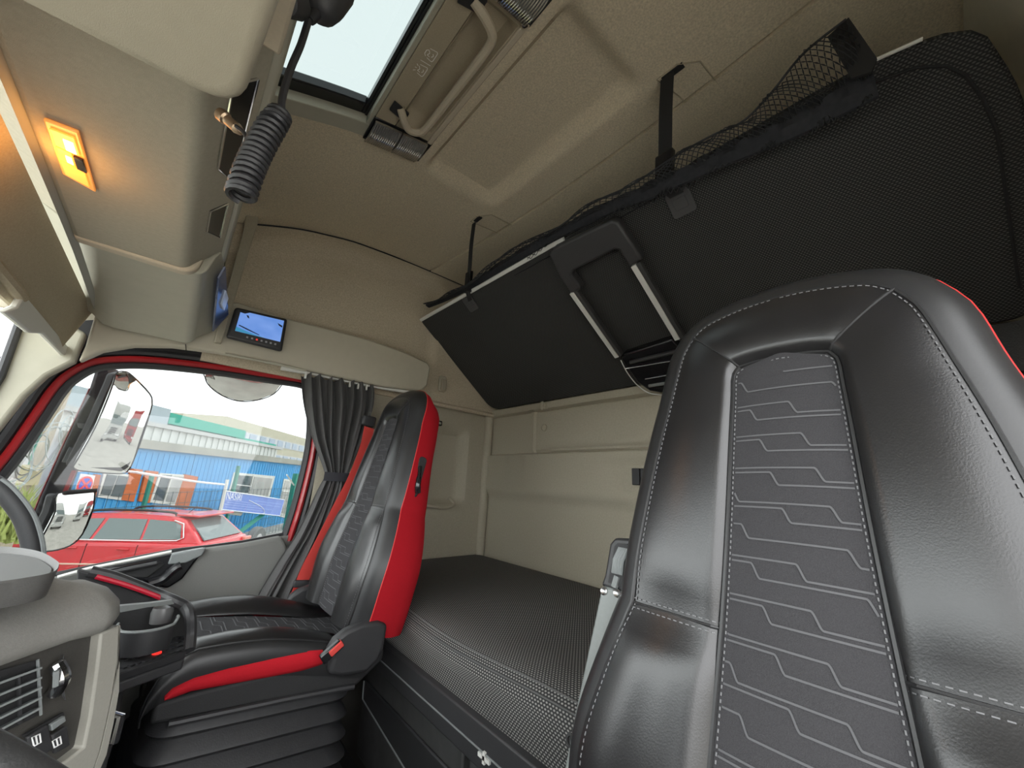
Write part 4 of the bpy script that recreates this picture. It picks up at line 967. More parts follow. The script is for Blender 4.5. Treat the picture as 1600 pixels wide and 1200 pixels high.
def seat_cushion(root):
    def zi(x): return interp([(-0.56, 0.575), (-0.47, 0.578), (-0.30, 0.555), (-0.09, 0.515), (0, 0.51)], x)
    XS = [(x, 0.0) for x in lin(-0.035, -0.47, 16)] + [(-0.47-0.085*math.sin(math.radians(a)), 0.105*(1-math.cos(math.radians(a)))) for a in (12, 25, 40, 55, 70, 85, 90)] + [(-0.553, 0.13)]
    rows = [[Vector((x, y, zi(x)-d+0.004*math.cos(y*13))) for y in lin(-0.121, 0.121, 9)] for x, d in XS]
    ci = MB().slab(rows, (0.0, 0, -0.004)).build('cushion_insert', insert_m, root, angle=70)
    pm = MB()
    pitch, drop, per = 0.030, 0.020, 0.10
    for r in range(-3, 18):
        pts = []
        def flush():
            if len(pts) > 3:
                L, R_ = [], []
                for i in range(len(pts)):
                    t = pts[min(i+1, len(pts)-1)]-pts[max(i-1, 0)]; n_ = t.cross(Vector((0, 0, 1))).normalized()*0.0015; L.append(pts[i]-n_); R_.append(pts[i]+n_)
                pm.grid([L, R_])
            pts.clear()
        sh = (r*0.043) % per
        for k in range(81):
            y = 0.114-0.228*k/80; q = (0.114-y+sh)/per; fl = math.floor(q); x = -0.47+pitch*r+drop*(fl+sst(0.85, 1, q-fl))-0.03
            if -0.47 < x < -0.05: pts.append(Vector((x, y, zi(x)+0.004*math.cos(y*13)+0.0012)))
            else: flush()
        flush()
    pm.build('printed_lines', pattern_m, ci, kind='stuff')
    for mir in (1, -1):
        rows = []; side = []; rd = []
        for x, d in XS:
            k = 1-0.35*min(1, d/0.1); up_ = interp([(-0.56, 0.020), (-0.47, 0.030), (-0.40, 0.044), (-0.317, 0.051), (-0.223, 0.048), (-0.13, 0.036), (-0.03, 0.010)], x)*k
            z0 = zi(x)-d; row = []
            for v in lin(0, 1, 11):
                row.append(Vector((x-0.0*v, mir*(0.120+0.118*v), z0-0.004*(1-min(1, v/0.08))+up_*math.sin(math.pi*min(1, 0.06+v*0.74))**0.8)))
            rows.append(row); e = row[-1]
            kd = 1-0.85*min(1, d/0.10); side.append([e, e+Vector((0, mir*0.010, -0.008*kd)), e+Vector((0, mir*0.017, -0.025*kd)), e+Vector((0, mir*0.017, -0.045*kd)), e+Vector((0, mir*0.012, -0.085*kd))])
        MB().slab(rows, (0, 0, -0.004)).build('cushion_bolster', leather, root, angle=70)
        MB().tube([r[-1] for r in rows], 0.0026, 6).build('cushion_welt', leather_side, root)
        MB().slab(side, (0, -mir*0.004, 0)).build('cushion_side', leather_side, root, angle=70)
        # red side strip, tapering to the front
        top = [(-0.520, 0.514), (-0.508, 0.528), (-0.47, 0.540), (-0.40, 0.546), (-0.30, 0.549), (-0.22, 0.548), (-0.17, 0.540)]
        bot = [(-0.518, 0.505), (-0.505, 0.506), (-0.47, 0.512), (-0.40, 0.508), (-0.30, 0.502), (-0.22, 0.498), (-0.165, 0.502)]
        g = [[Vector((a[0]*(1-v)+b[0]*v, mir*(0.2535+0.008*math.sin(math.pi*v)), a[1]*(1-v)+b[1]*v)) for v in lin(0, 1, 6)] for a, b in zip(top, bot)]
        MB().slab(g, (0, -mir*0.012, 0)).build('red_strip', red_cloth, root, angle=70)
    # seat pan
    m = MB(); m.prism([(-0.535, -0.246, 0.50), (-0.535, -0.246, 0.455), (-0.05, -0.246, 0.415), (0.03, -0.246, 0.47), (0.03, -0.246, 0.505), (-0.45, -0.246, 0.505)], (0, 0.492, 0)); m.build('seat_pan', black_soft, root, bevel=0.010, seg=3)
    MB().box(-0.535, -0.515, -0.15, 0.15, 0.455, 0.50).build('pan_front', black_soft, root, bevel=0.004)
    for y in (-0.252, 0.252):
        MB().tube([(-0.50, y, 0.452), (-0.25, y, 0.436), (-0.06, y, 0.420)], 0.008, 8).build('slide_rail', black_p, root)
    # recliner covers
    for mir in (-1, 1):
        pl = [(-0.168, 0.540), (-0.150, 0.572), (-0.118, 0.592), (-0.07, 0.603), (-0.02, 0.600), (0.012, 0.585), (0.008, 0.52), (-0.005, 0.488), (-0.04, 0.462), (-0.12, 0.470), (-0.155, 0.485), (-0.150, 0.520)]
        MB().prism([(x, mir*0.250, z) for x, z in pl], (0, mir*0.038, 0)).build('recliner_cover', black_p, root, bevel=0.012, seg=3)
    # accordion bellows
    for k in range(8):
        z1 = 0.450-0.050*k; g = 0.006*k; ring = []; mb = MB()
        prof = [(-0.014, 0), (-0.006, -0.012), (0.010, -0.032), (0.014, -0.040), (0.010, -0.047), (-0.012, -0.052)]
        base = rrect(0.455+2*g, 0.475+2*g, 0.055, 5); n = len(base)
        for off, dz in prof:
            for a, b in base:
                l = math.hypot(a, b); tilt = -0.10*a
                mb.v.append((-0.298-g*0.6+a*(1+off/0.24), b*(1+off/0.24), z1+dz-0.075*(a-0.0)))
        for i in range(len(prof)-1):
            for q in range(n): mb.f.append((i*n+q, i*n+(q+1) % n, (i+1)*n+(q+1) % n, (i+1)*n+q))
        mb.f += [tuple(range(n)), tuple((len(prof)-1)*n+q for q in range(n))]
        mb.build('bellows_fold', rubber_bellow, root, angle=45)
    MB().box(-0.58, -0.02, -0.26, 0.26, 0.0, 0.055).build('floor_plinth', black_soft, root, bevel=0.01)

# passenger seat
ps = thing('truck_seat', 'black leather seat with red cloth sides and grey patterned insert by the passenger window', 'seat')
at_p, cont_p = seat_back(ps); seat_cushion(ps)
# recline lever in the red side, towards the middle of the cab
def sidept(x, z, y): return Vector((x, y, z))
m = MB(); plate(m, (0.094, -0.214, 1.052), (0.25, 0.10, 1), (1, 0.0, -0.25), 0.155, 0.036, 0.014, (0, -0.014, 0)); rc = m.build('lever_recess', black_p, ps, bevel=0.004)
MB().tube(smooth_path([(0.098, -0.226, 1.09), (0.090, -0.240, 1.045), (0.086, -0.246, 1.02), (0.092, -0.240, 0.995)], 5), [0.007]*5+[0.010]*6+[0.011]*5, 10).build('recline_lever', black_gloss, rc)
bk = MB(); bk.obox((-0.160, -0.296, 0.548), (0.75, 0, 0.55), (0, 1, 0), (-0.55, 0, 0.75), 0.030, 0.010, 0.013); bo = bk.build('belt_buckle', black_gloss, ps, bevel=0.003)
MB().obox((-0.150, -0.300, 0.5555), (0.75, 0, 0.55), (0, 1, 0), (-0.55, 0, 0.75), 0.020, 0.010, 0.009).build('red_button', red_belt, bo, bevel=0.003)
ps.location = (0.63, 1.585, 0.04)

# driver's seat
ds = thing('truck_seat', 'black leather seat with patterned grey insert in the right foreground, armrest raised', 'seat')
at_d, cont_d = seat_back(ds); seat_cushion(ds)
DP = Vector((0.56, 0.146, 0.0))
def dpx(x, y, back): return pxp(x, y, DP+Vector((0, 0, 1.0))+NV*(-back), NV)-DP
arm_m = mat('grey_armrest_plastic', (0.20, 0.215, 0.21), 0.55, noise_amt=0.04, noise_scale=200, bump=0.15, bump_scale=900)
m = MB(); m.prism([dpx(x, y, 0.045) for x, y in ((940, 902), (984, 914), (975, 960), (965, 1000), (945, 1100), (935, 1230), (925, 1290), (858, 1290), (880, 1195), (897, 1105))], -NV*0.05); ar = m.build('armrest', arm_m, ds, bevel=0.004)
for x, y in ((944, 911), (964, 914)):
    c = dpx(x, y, 0.045); MB().lathe(c, NV, [(0.0065, 0), (0.0065, 0.002), (0.005, 0.0035), (0.002, 0.002)], 14).build('screw', steel_screw, ar)
c = dpx(892, 1142, 0.045); MB().lathe(c, NV, [(0.009, -0.001), (0.009, 0.0012), (0.0055, 0.0016), (0.005, -0.004)], 16).build('screw_hole', black_soft, ar)
q = [dpx(x, y, 0.047) for x, y in ((944, 886), (952, 838), (960, 828), (988, 829), (998, 840), (988, 918), (938, 903))]
m = MB(); m.prism(q, -NV*0.045); ac = m.build('armrest_end', black_p, ar, bevel=0.005)
q = [dpx(x, y, 0.0445) for x, y in ((951, 898), (961, 842), (966, 837), (980, 838), (984, 843), (975, 906))]
MB().prism(q, NV*0.002).build('adjuster_well', black_soft, ac)
a, b = dpx(975, 845, 0.043), dpx(964, 884, 0.043)
for k in range(5):
    o = Vector((0, 1, 0))*(0.004*(k-2)); MB().tube([a+o, a.lerp(b, 0.5)+o+NV*0.006, b+o], 0.003, 6).build('thumbwheel_rib', grey_p, ac)
MB().tube([dpx(965, 888, 0.044), dpx(960, 905, 0.044)], 0.006, 8).build('adjuster_stem', grey_p, ac)
ds.location = DP+Vector((0, 0, -0.012))

# ================================================================== CURTAIN
cur = thing('window_curtain', 'charcoal pleated curtain tied back beside the passenger seat', 'curtain', px(500, 760, Y=1.97))
LE = [(470, 583), (474, 630), (486, 680), (506, 732), (507, 745), (500, 765), (470, 830), (438, 880), (402, 940), (385, 985)]
RE = [(588, 606), (586, 640), (566, 695), (546, 738), (545, 750), (541, 770), (522, 835), (505, 890), (488, 950), (478, 1000)]
rows = []
lp, rp2 = smooth_path([px(x, y, Y=1.985) for x, y in LE], 5), smooth_path([px(x, y, Y=1.985) for x, y in RE], 5)
for i, (a, b) in enumerate(zip(lp, rp2)):
    f = i/(len(lp)-1); tie = math.exp(-((f-0.43)/0.09)**2); amp = 0.024*(1-0.65*tie); row = []
    for j in range(121):
        u = j/120; ph = u*2*math.pi*7.5+1.3*math.sin(u*5+f*2); y = amp*(math.sin(ph)+0.35*math.sin(ph*2.1+f*5)+0.25*noise.noise(Vector((u*9, f*5, 0))))
        p = a.lerp(b, u); sc = -0.010*math.sin(u*2*math.pi*7.5) if i == 0 else 0
        row.append(p+Vector((0.006*math.sin(ph*0.5+f*6)*(1-tie), y-0.014*math.sin(math.pi*u), sc)))
    rows.append(row)
MB().slab(rows, (0, 0.002, 0)).build('curtain_cloth', curtain_m, cur, angle=80)
ti = int(0.43*(len(rows)-1)); band = []
for di, dz in ((0, 0.020), (0, -0.020)):
    band.append([Vector((p.x, p.y-0.006 if 0 < k < 120 else p.y, p.z+dz)) for k, p in enumerate(rows[ti])])
bl_ = [[Vector((lerp_, 1.950-0.012*math.sin(math.pi*u), z)) for u, lerp_ in [(u, rows[ti][0].x-0.012+(rows[ti][-1].x-rows[ti][0].x+0.024)*u) for u in lin(0, 1, 14)]] for z in (rows[ti][60].z+0.020, rows[ti][60].z-0.020)]
MB().slab(bl_, (0, 0.004, 0)).build('tie_band', mat('black_tie_band', (0.02, 0.02, 0.026), 0.8), cur)

# ================================================================== PASSENGER BELT
sbt = thing('seat_belt', 'red seat belt hanging between the curtain and the passenger seat', 'seat belt', px(470, 940, Y=1.92))
pth = smooth_path([px(x, y, Y=1.915) for x, y in ((577, 668), (570, 700), (553, 745), (530, 790), (500, 850), (482, 885), (468, 920), (457, 950), (450, 980))], 5)
MB().slab([[p+Vector((-0.026, -0.004, 0.004)), p+Vector((0.026, 0.004, -0.004))] for p in pth], (0.0, 0.0018, 0)).build('webbing', red_belt, sbt)
c = px(576, 658, Y=1.92)
MB().obox(c, (1, 0, -0.1), (0, 1, 0), (0.1, 0, 1), 0.034, 0.014, 0.026).build('shoulder_guide', black_p, sbt, bevel=0.01, seg=3)
c = px(471, 912, Y=1.908); d = (pth[-8]-pth[-1]).normalized()
MB().obox(c, d.cross(Vector((0, 1, 0))), (0, 1, 0), d, 0.032, 0.008, 0.014).build('belt_tongue', black_p, sbt, bevel=0.005)
c = px(462, 938, Y=1.910); MB().obox(c+Vector((0, -0.003, 0)), d.cross(Vector((0, 1, 0))), (0, 1, 0), d, 0.029, 0.002, 0.030).build('belt_label', mat('pale_red_label', (0.66, 0.11, 0.09), 0.7), sbt)

# ================================================================== DASHBOARD
dash = thing('dashboard', 'grey dashboard centre section with air vent and switches at the lower left', 'dashboard', (-0.1, 0.8, 0.0))
fe = Vector((0.65, 0.76, 0)).normalized(); fnv = Vector((fe.y, -fe.x, 0)); FQ = Vector((-0.02, 0.86, 0.85))
def fpx(x, y, off=0.0): return pxp(x, y, FQ+fnv*off, fnv)
def fl(e, a, z): return FQ+fe*e-fnv*a+Vector((0, 0, z-FQ.z))         # e along the face, a behind it
E1 = (fpx(186, 976)-FQ).dot(fe)
Zl = fpx(160, 985).z; Zl0 = fpx(0, 1037).z
prof = [(0.006, 0.845), (-0.006, 0.850), (-0.010, 0.862), (-0.006, 0.880), (0.010, 0.898), (0.035, 0.911), (0.07, 0.920), (0.13, 0.928), (0.22, 0.934), (0.34, 0.936), (0.46, 0.93), (0.46, 0.80), (0.10, 0.80)]
# padded top: the section is swept round the passenger-side corner
rows = []
steps = [(-0.75, 0), (-0.4, 0), (-0.2, 0), (-0.08, 0), (-0.03, 0)]
cr_ = 0.055
for e, _ in steps: rows.append([fl(E1+e-cr_*0.6, a, z) for a, z in prof])
cx = E1-cr_
for k in range(1, 11):
    an = math.radians(9*k); row = []
    for a, z in prof:
        r = cr_+0.0-a            # distance outwards from the corner pivot
        rr = max(0.004, cr_+0.010-min(a, cr_)) if a < cr_ else 0.004
        ex = cx+ (rr*math.sin(an)); aa = cr_-rr*math.cos(an) if a < cr_ else a
        if a >= cr_: ex = cx+0.030*math.sin(an)
        row.append(fl(ex, aa, z-0.012*math.sin(an)*(1 if a > cr_ else 0)))
    rows.append(row)
m = MB(); m.grid(rows); m.build('padded_top', dash_top, dash, angle=60)
# body under the top
m = MB(); m.prism([fl(-0.75, 0.010, 0.25), fl(E1-0.004, 0.010, 0.25), fl(E1-0.004, 0.16, 0.25), fl(E1+0.05, 0.46, 0.25), fl(-0.75, 0.46, 0.25)], (0, 0, 0.605)); m.build('centre_stack', dash_face, dash)
fm = [(158, 989), (188, 977), (186, 1030), (178, 1080), (168, 1130), (158, 1172), (145, 1210), (80, 1240), (70, 1205), (105, 1188), (131, 1168), (141, 1120), (151, 1050)]
MB().prism([fpx(x, y, 0.004) for x, y in fm], -fnv*0.03).build('stack_frame', dash_frame, dash, bevel=0.003)
MB().prism([fpx(x, y, 0.004) for x, y in ((188, 977), (187, 1030), (179, 1080), (168, 1130), (158, 1172), (146, 1208), (152, 1212), (166, 1180), (177, 1132), (186, 1080))], -fnv*0.05).build('frame_edge', dash_frame, dash, bevel=0.002)
# air vent
vb = MB().prism([fpx(x, y, -0.0045) for x, y in ((-50, 1062), (58, 1031), (63, 1116), (-50, 1172))], fnv*0.0005); vo = vb.build('air_vent', black_soft, dash)
for k in range(5):
    y0, y1 = 1071+20*k, 1047+15.5*k
    m = MB(); a, b = fpx(-50, y0+14, 0.0), fpx(54, y1, 0.0); m.obox((a+b)/2, b-a, Vector((0, 0, 1))*0.35+fnv, Vector((0, 0, 1))-fnv*0.35, (b-a).length/2, 0.009, 0.0012); m.build('vent_slat', grey_p, vo)
MB().tube([fpx(29, 1053, -0.002), fpx(31, 1130, -0.002)], 0.002, 6).build('vent_divider', black_p, vo)
MB().tube([fpx(59, 1031, 0.0), fpx(64, 1117, 0.0)], 0.0016, 6).build('vent_side_trim', grey_p, vo)
# thumbwheel
a, b = fpx(87, 1035, 0.0), fpx(84, 1085, 0.0); MB().tube(smooth_path([a, a.lerp(b, 0.5)+fnv*0.010, b], 6), [0.003]+[0.008]*11+[0.003], 10).build('vent_thumbwheel', chrome, dash)
MB().prism([fpx(x, y, 0.001) for x, y in ((95, 1022), (94, 1060), (98, 1095), (92, 1088), (88, 1058), (91, 1038))], fnv*0.004).build('thumbwheel_trim', chrome, dash)
MB().tube([fpx(88, 1048, 0.0165), fpx(87, 1072, 0.0165)], 0.003, 6).build('thumbwheel_grip', grey_p, dash)
# switches
icon = mat('white_icon', (0.75, 0.75, 0.75), 0.6)
for pts, ic in ((((36, 1152), (69, 1131), (77, 1170), (44, 1190)), ((50, 1152), (62, 1147), (64, 1160), (53, 1166))), (((74, 1149), (99, 1133), (104, 1164), (80, 1178)), ((82, 1158), (94, 1151), (96, 1162), (85, 1168)))):
    so_ = MB().prism([fpx(x, y, 0.0) for x, y in pts], fnv*0.006).build('rocker_switch', black_p, dash, bevel=0.002)
    q = [fpx(x, y, 0.0065) for x, y in ic]
    MB().tube(q, 0.0009, 5, closed=True).build('switch_icon', icon, so_); MB().tube([q[0].lerp(q[1], 0.5), q[2].lerp(q[3], 0.5)], 0.0009, 5).build('switch_icon', icon, so_)
MB().prism([fpx(x, y, 0.0) for x, y in ((74, 1132), (96, 1118), (98, 1126), (76, 1142))], fnv*0.005).build('blank_switch', grey_p, dash, bevel=0.001)
MB().prism([fpx(x, y, -0.003) for x, y in ((34, 1148), (96, 1113), (97, 1117), (35, 1152))], fnv*0.003).build('switch_slot', black_soft, dash)
m = MB(); a, b = fpx(176, 1118, -0.01), fpx(166, 1158, -0.01); m.tube([a, a+fnv*0.012, b+fnv*0.012, b], 0.006, 8); m.build('side_hook', chrome, dash)

# tray standing on the dash
tray = thing('dash_tray', 'shallow dark grey tray with raised rim on top of the dashboard', 'tray', px(30, 890, Z=0.94))
zt = 0.955
tp = smooth_path([px(x, y, Z=zt) for x, y in ((-120, 868), (-40, 856), (20, 857), (62, 864), (88, 878), (92, 886), (82, 897), (40, 906), (-30, 916), (-130, 928))], 5)
cen = sum(tp, Vector())/len(tp)
m = MB(); n = len(tp)
lv = [(0.94, -0.026), (1.0, 0.0), (0.985, 0.002), (0.93, -0.004), (0.90, -0.007)]
for s_, dz in lv: m.v += [tuple(cen+(p-cen)*s_+Vector((0, 0, dz))) for p in tp]
for i in range(len(lv)-1):
    for k in range(n): m.f.append((i*n+k, i*n+(k+1) % n, (i+1)*n+(k+1) % n, (i+1)*n+k))
m.f += [tuple(range(n)), tuple((len(lv)-1)*n+k for k in range(n))]
m.build('tray_body', mat('charcoal_tray_plastic', (0.075, 0.073, 0.070), 0.55, noise_amt=0.06, noise_scale=300, bump=0.2, bump_scale=700), tray, angle=50)
MB().prism([cen+(p-cen)*0.86+Vector((0, 0, -0.0065)) for p in tp], (0, 0, 0.002)).build('tray_mat', mat('tray_mat_rubber', (0.12, 0.125, 0.125), 0.6), tray)

# ------------------------------------------------------------------ cup holder console beside the dash
cup = thing('cup_holder', 'black open side console with cup holder, red stripe and rubber floor', 'cup holder', px(240, 1040, Y=1.12))
Yb, Yf = 1.235, 1.075
ps_ = lambda pts, y: [px(a, b, Y=y) for a, b in pts]
MB().prism(ps_(((120, 890), (160, 900), (210, 915), (262, 935), (285, 945), (298, 962), (300, 1015), (296, 1022), (255, 1030), (180, 1045), (120, 1060)), Yb), (0, 0.02, 0)).build('back_wall', black_soft, cup, bevel=0.003)
rimp = smooth_path([px(x, y, Y=Yb-0.01) for x, y in ((140, 893), (175, 901), (215, 916), (250, 930))]+[px(x, y, Y=Yb-0.04) for x, y in ((270, 938), (288, 947))]+[px(x, y, Y=Yb-0.07) for x, y in ((297, 962), (298, 990))]+[px(296, 1016, Y=Yb-0.09)], 5)
MB().tube(rimp, 0.011, 10).build('rim', black_p, cup)
rs_ = smooth_path([px(x, y, Y=Yb-0.022) for x, y in ((150, 901), (190, 912), (225, 924), (258, 937))], 5)
MB().tube(rs_, 0.0048, 8).build('red_stripe', mat('red_gloss_trim', (0.45, 0.01, 0.03), 0.3), cup)
MB().slab([[px(186, 947, Y=Yf+0.03), px(230, 943, Y=Yf+0.05), px(268, 938, Y=Yf+0.09)], [px(188, 957, Y=Yf+0.03), px(230, 949, Y=Yf+0.05), px(272, 944, Y=Yf+0.09)]], (0, 0.012, 0)).build('inner_lip', grey_p, cup)
fl_ = [px(178, 1042, Y=Yf), px(292, 1013, Y=Yf+0.06), px(290, 1003, Y=Yb), px(180, 1014, Y=Yb)]
zf = sum(p.z for p in fl_)/4
MB().prism([Vector((p.x, p.y, zf)) for p in fl_], (0, 0, -0.015)).build('rubber_floor', rubber, cup, bevel=0.002)
fo = bpy.data.objects[[o.name for o in cup.children][-1]]
for i in range(11):
    for j in range(4):
        u, v = (i+0.5)/11, (j+0.5)/4; p = (fl_[0]*(1-u)+fl_[1]*u)*(1-v)+(fl_[3]*(1-u)+fl_[2]*u)*v
        MB().obox(Vector((p.x, p.y, zf+0.001)), (1, 1, 0), (-1, 1, 0), (0, 0, 1), 0.0035, 0.0035, 0.0015).build('floor_stud', rubber, fo)
MB().prism([Vector((p.x, p.y, zf-0.015)) for p in (fl_[0], fl_[1], fl_[2], fl_[3])], (0, 0, -0.02)).build('shelf_edge', black_p, cup, bevel=0.004)
# the cup ring: half bowl standing off the back wall
c0 = px(232, 975, Y=1.165); rcup = 0.047
seg = []
for k in range(25):
    an = math.radians(-100+200*k/24)
    dz = 0.006*sst(60, 75, abs(-100+200*k/24))
    d = Vector((math.sin(an), -math.cos(an), 0)); seg.append([c0+d*rcup+Vector((0, 0, 0.0+dz)), c0+d*rcup*1.0+Vector((0, 0, -0.02)), c0+d*rcup*0.92+Vector((0, 0, -0.045))])
MB().slab(seg, 0.004).build('cup_ring', black_p, cup)
MB().tube([r[0] for r in seg], 0.0028, 6).build('cup_rim', grey_p, cup)
MB().lathe(px(258, 940, Y=1.20)+Vector((0, 0, -0.02)), (0, 0, 1), [(0.018, -0.02), (0.02, 0.0), (0.018, 0.01)], 18).build('cup_insert', mat('smoky_cup', (0.12, 0.12, 0.12), 0.35), cup)
p = px(246, 1016, Y=1.15); MB().lathe(Vector((p.x, p.y, zf)), (0, 0, 1), [(0.008, 0), (0.008, 0.002), (0.004, 0.004)], 12).build('red_lamp', mat('red_glow', (0.8, 0.02, 0.02), 0.3, emit=(1, 0.03, 0.02), emit_s=1.2), cup)
# closed lower console under it
lc = thing('lower_console', 'black lower dash console in front of the passenger seat', 'console', (-0.1, 1.25, 0.0))
MB().prism([(-0.70, 1.02, 0.0), (0.02, 1.02, 0.0), (0.03, 1.02, zf-0.05), (-0.70, 1.02, zf-0.06)], (0, 1.0, 0)).build('console_box', black_soft, lc, bevel=0.01)
MB().prism([(-0.70, 0.98, 0.50), (-0.05, 1.02, 0.50), (-0.10, 2.02, 0.46), (-0.70, 2.02, 0.50)], (0, 0, 0.10)).build('console_top', dash_face, lc, bevel=0.02)
MB().box(0.022, 0.032, 1.10, 1.4, zf-0.13, zf-0.12).build('console_ridge', black_p, lc)

# steering wheel
swl = thing('steering_wheel', 'black steering wheel rim cut off at the lower left corner', 'steering wheel', (-0.06, 0.14, 0.86))
cw = Vector((-0.072, 0.139, 0.949)); nw = Vector((0.605, 0, 0.796)).normalized(); u_ = Vector((0, 1, 0)); v_ = nw.cross(u_)
MB().tube([cw+(u_*math.cos(a)+v_*math.sin(a))*0.222 for a in [2*math.pi*k/72 for k in range(72)]], 0.0145, 12, closed=True).build('rim', mat('wheel_leather', (0.03, 0.03, 0.03), 0.5, bump=0.2, bump_scale=400), swl)
MB().lathe(cw-nw*0.03, nw, [(0.03, -0.06), (0.085, -0.02), (0.09, 0.0), (0.075, 0.018), (0.03, 0.024)], 24).build('hub', black_p, swl)
for an in (0, 180, 270):
    a = math.radians(an); d = u_*math.cos(a)+v_*math.sin(a); m = MB(); m.obox(cw+d*0.15-nw*0.015, d, nw.cross(d), nw, 0.075, 0.018, 0.008); m.build('spoke', black_p, swl, bevel=0.004)

# curved grab handle in front of the passenger door
gh = thing('grab_handle', 'dark curved grab handle on the windscreen pillar by the passenger mirror', 'handle', px(40, 840, Y=1.9))
pth = smooth_path([px(x, y, Y=1.90) for x, y in ((-60, 735), (-25, 748), (0, 763), (22, 786), (38, 810), (47, 835), (52, 860), (54, 900))], 6)
MB().tube(pth, 0.024, 12).build('grip', black_p, gh)
MB().tube([p+Vector((0.019, -0.010, 0.006)) for p in pth[8:]], 0.007, 8).build('grip_insert', grey_p, gh)

# ================================================================== OUTSIDE
GZ = -1.35
ground_m = mat('grey_yard_ground', (0.36, 0.345, 0.31), 0.95, noise_amt=0.2, noise_scale=1.5)
gm = MB().box(-60, 90, -60, 120, GZ-0.2, GZ); struct('floor_yard', gm, ground_m)
# cab outer skin below the door and behind, seen in the mirrors
sk = MB(); sk.box(-0.85, 1.72, 2.20, 2.26, -0.9, 0.45); sk.box(0.75, 1.72, 2.20, 2.26, 0.45, 2.4); sk.box(-0.80, 0.75, 2.19, 2.24, 1.62, 2.42); struct('trim_5', sk, red_paint, bevel=0.02)

bw = Vector((0.553, 0.833, 0)); bnn = Vector((0.833, -0.553, 0))      # the buildings' wall line, and its outward normal
u0 = (FW*F+RT*(300-800)-UP*(760-600)).normalized()
def wl_(x, y, D): return pxp(x, y, CAM+u0*D, bnn)
blue = mat('blue_painted_steel', (0.045, 0.30, 0.60), 0.55, noise_amt=0.1, noise_scale=2.0)
orange = mat('orange_shutter_paint', (0.50, 0.12, 0.025), 0.6, noise_amt=0.1, noise_scale=3)
white_fr = mat('white_window_frame', (0.62, 0.62, 0.58), 0.5)
win_dark = mat('dark_office_glass', (0.10, 0.12, 0.13), 0.1)
win_pale = mat('curtained_office_glass', (0.36, 0.36, 0.34), 0.2, noise_amt=0.2, noise_scale=2)
corr = mat('white_corrugated_steel', (0.56, 0.58, 0.56), 0.6)
beam_m = mat('weathered_grey_beam', (0.30, 0.30, 0.26), 0.8, noise_amt=0.3, noise_scale=0.8)
green_m = mat('turquoise_roof_edge', (0.015, 0.32, 0.23), 0.5)
fence_g = mat('green_fence_steel', (0.02, 0.22, 0.16), 0.5)
D0 = 16.5
def orient(p): return p.dot(bw), p.dot(bnn)
def wall_box(mb, x0, x1, z0, z1, D, depth):
    """x0, x1: distance along the wall line; box of given depth behind the plane at D"""
    o = CAM+u0*D; o0 = o-bw*o.dot(bw); o0.z = 0
    a, b = o0+bw*x0, o0+bw*x1
    return mb.prism([a+Vector((0, 0, z0)), b+Vector((0, 0, z0)), b+Vector((0, 0, z1)), a+Vector((0, 0, z1))], -bnn*depth)
def wx(x, y, D): p = wl_(x, y, D); return p.dot(bw), p.z
s_l = wx(118, 760, D0)[0]; s_seams = [wx(298, 740, D0)[0], wx(358, 740, D0)[0], wx(437, 760, D0)[0]]; s_r = wx(520, 760, D0)[0]; zt = wx(300, 709, D0)[1]
bb = thing('office_containers', 'row of bright blue office containers with orange shutters behind the fence', 'building', wl_(300, 760, D0))
es = [s_l]+s_seams+[s_r]
for a, b in zip(es, es[1:]):
    m = MB(); wall_box(m, a+0.015, b-0.015, GZ, zt, D0, 0.8); po = m.build('container', blue, bb)
    m = MB(); k = a+0.2
    while k < b-0.15: wall_box(m, k, k+0.05, GZ+0.1, zt-0.08, D0-0.025, 0.03); k += 0.22
    m.build('corrugation', blue, po, kind='stuff')
m = MB(); wall_box(m, s_l-0.1, s_r+0.3, zt, wx(300, 697, D0)[1], D0-0.25, 1.1); m.build('roof_beam', beam_m, bb)
def wpoly(mb, pts, D, th): return mb.prism([wl_(x, y, D) for x, y in pts], -bnn*th)
def window(frame, panes, sash):
    f = wpoly(MB(), frame, D0-0.08, 0.07).build('window_frame', white_fr, bb)
    for pts, mm in panes: wpoly(MB(), pts, D0-0.11, 0.025).build('pane', mm, f)
    for a, b in sash:
        p, q = wl_(*a, D0-0.14), wl_(*b, D0-0.14); MB().tube([p, q], 0.025, 4).build('sash_bar', white_fr, f)
window(((163, 737), (205, 742), (193, 782), (153, 777)), ((((168, 741), (184, 743), (172, 774), (158, 772)), win_dark), (((186, 743), (202, 745), (190, 777), (174, 775)), win_dark)), ())
window(((250, 739), (290, 742), (274, 790), (234, 785)), ((((254, 742), (268, 743), (255, 783), (240, 781)), win_dark), (((270, 743), (288, 745), (273, 785), (257, 783)), win_pale)), (((269, 742), (256, 785)),))
window(((366, 738), (430, 744), (421, 777), (357, 772)), ((((368, 742), (394, 744), (388, 770), (360, 768)), win_dark), (((398, 745), (426, 748), (419, 774), (391, 771)), win_pale)), (((365, 757), (392, 760)), ((396, 743), (389, 772))))
window(((444, 748), (476, 752), (466, 815), (434, 806)), ((((446, 751), (460, 753), (457, 766), (443, 764)), win_pale), (((441, 770), (456, 772), (446, 803), (435, 800)), win_pale), (((461, 753), (475, 755), (465, 810), (450, 805)), win_dark)), (((441, 768), (472, 772)),))
for pts in (((205, 732), (224, 734), (209, 784), (190, 781)), ((229, 735), (248, 737), (234, 786), (217, 783)), ((289, 741), (310, 745), (294, 795), (273, 792)), ((149, 741), (158, 742), (150, 776), (142, 774))):
    wpoly(MB(), pts, D0-0.10, 0.06).build('shutter', orange, bb)

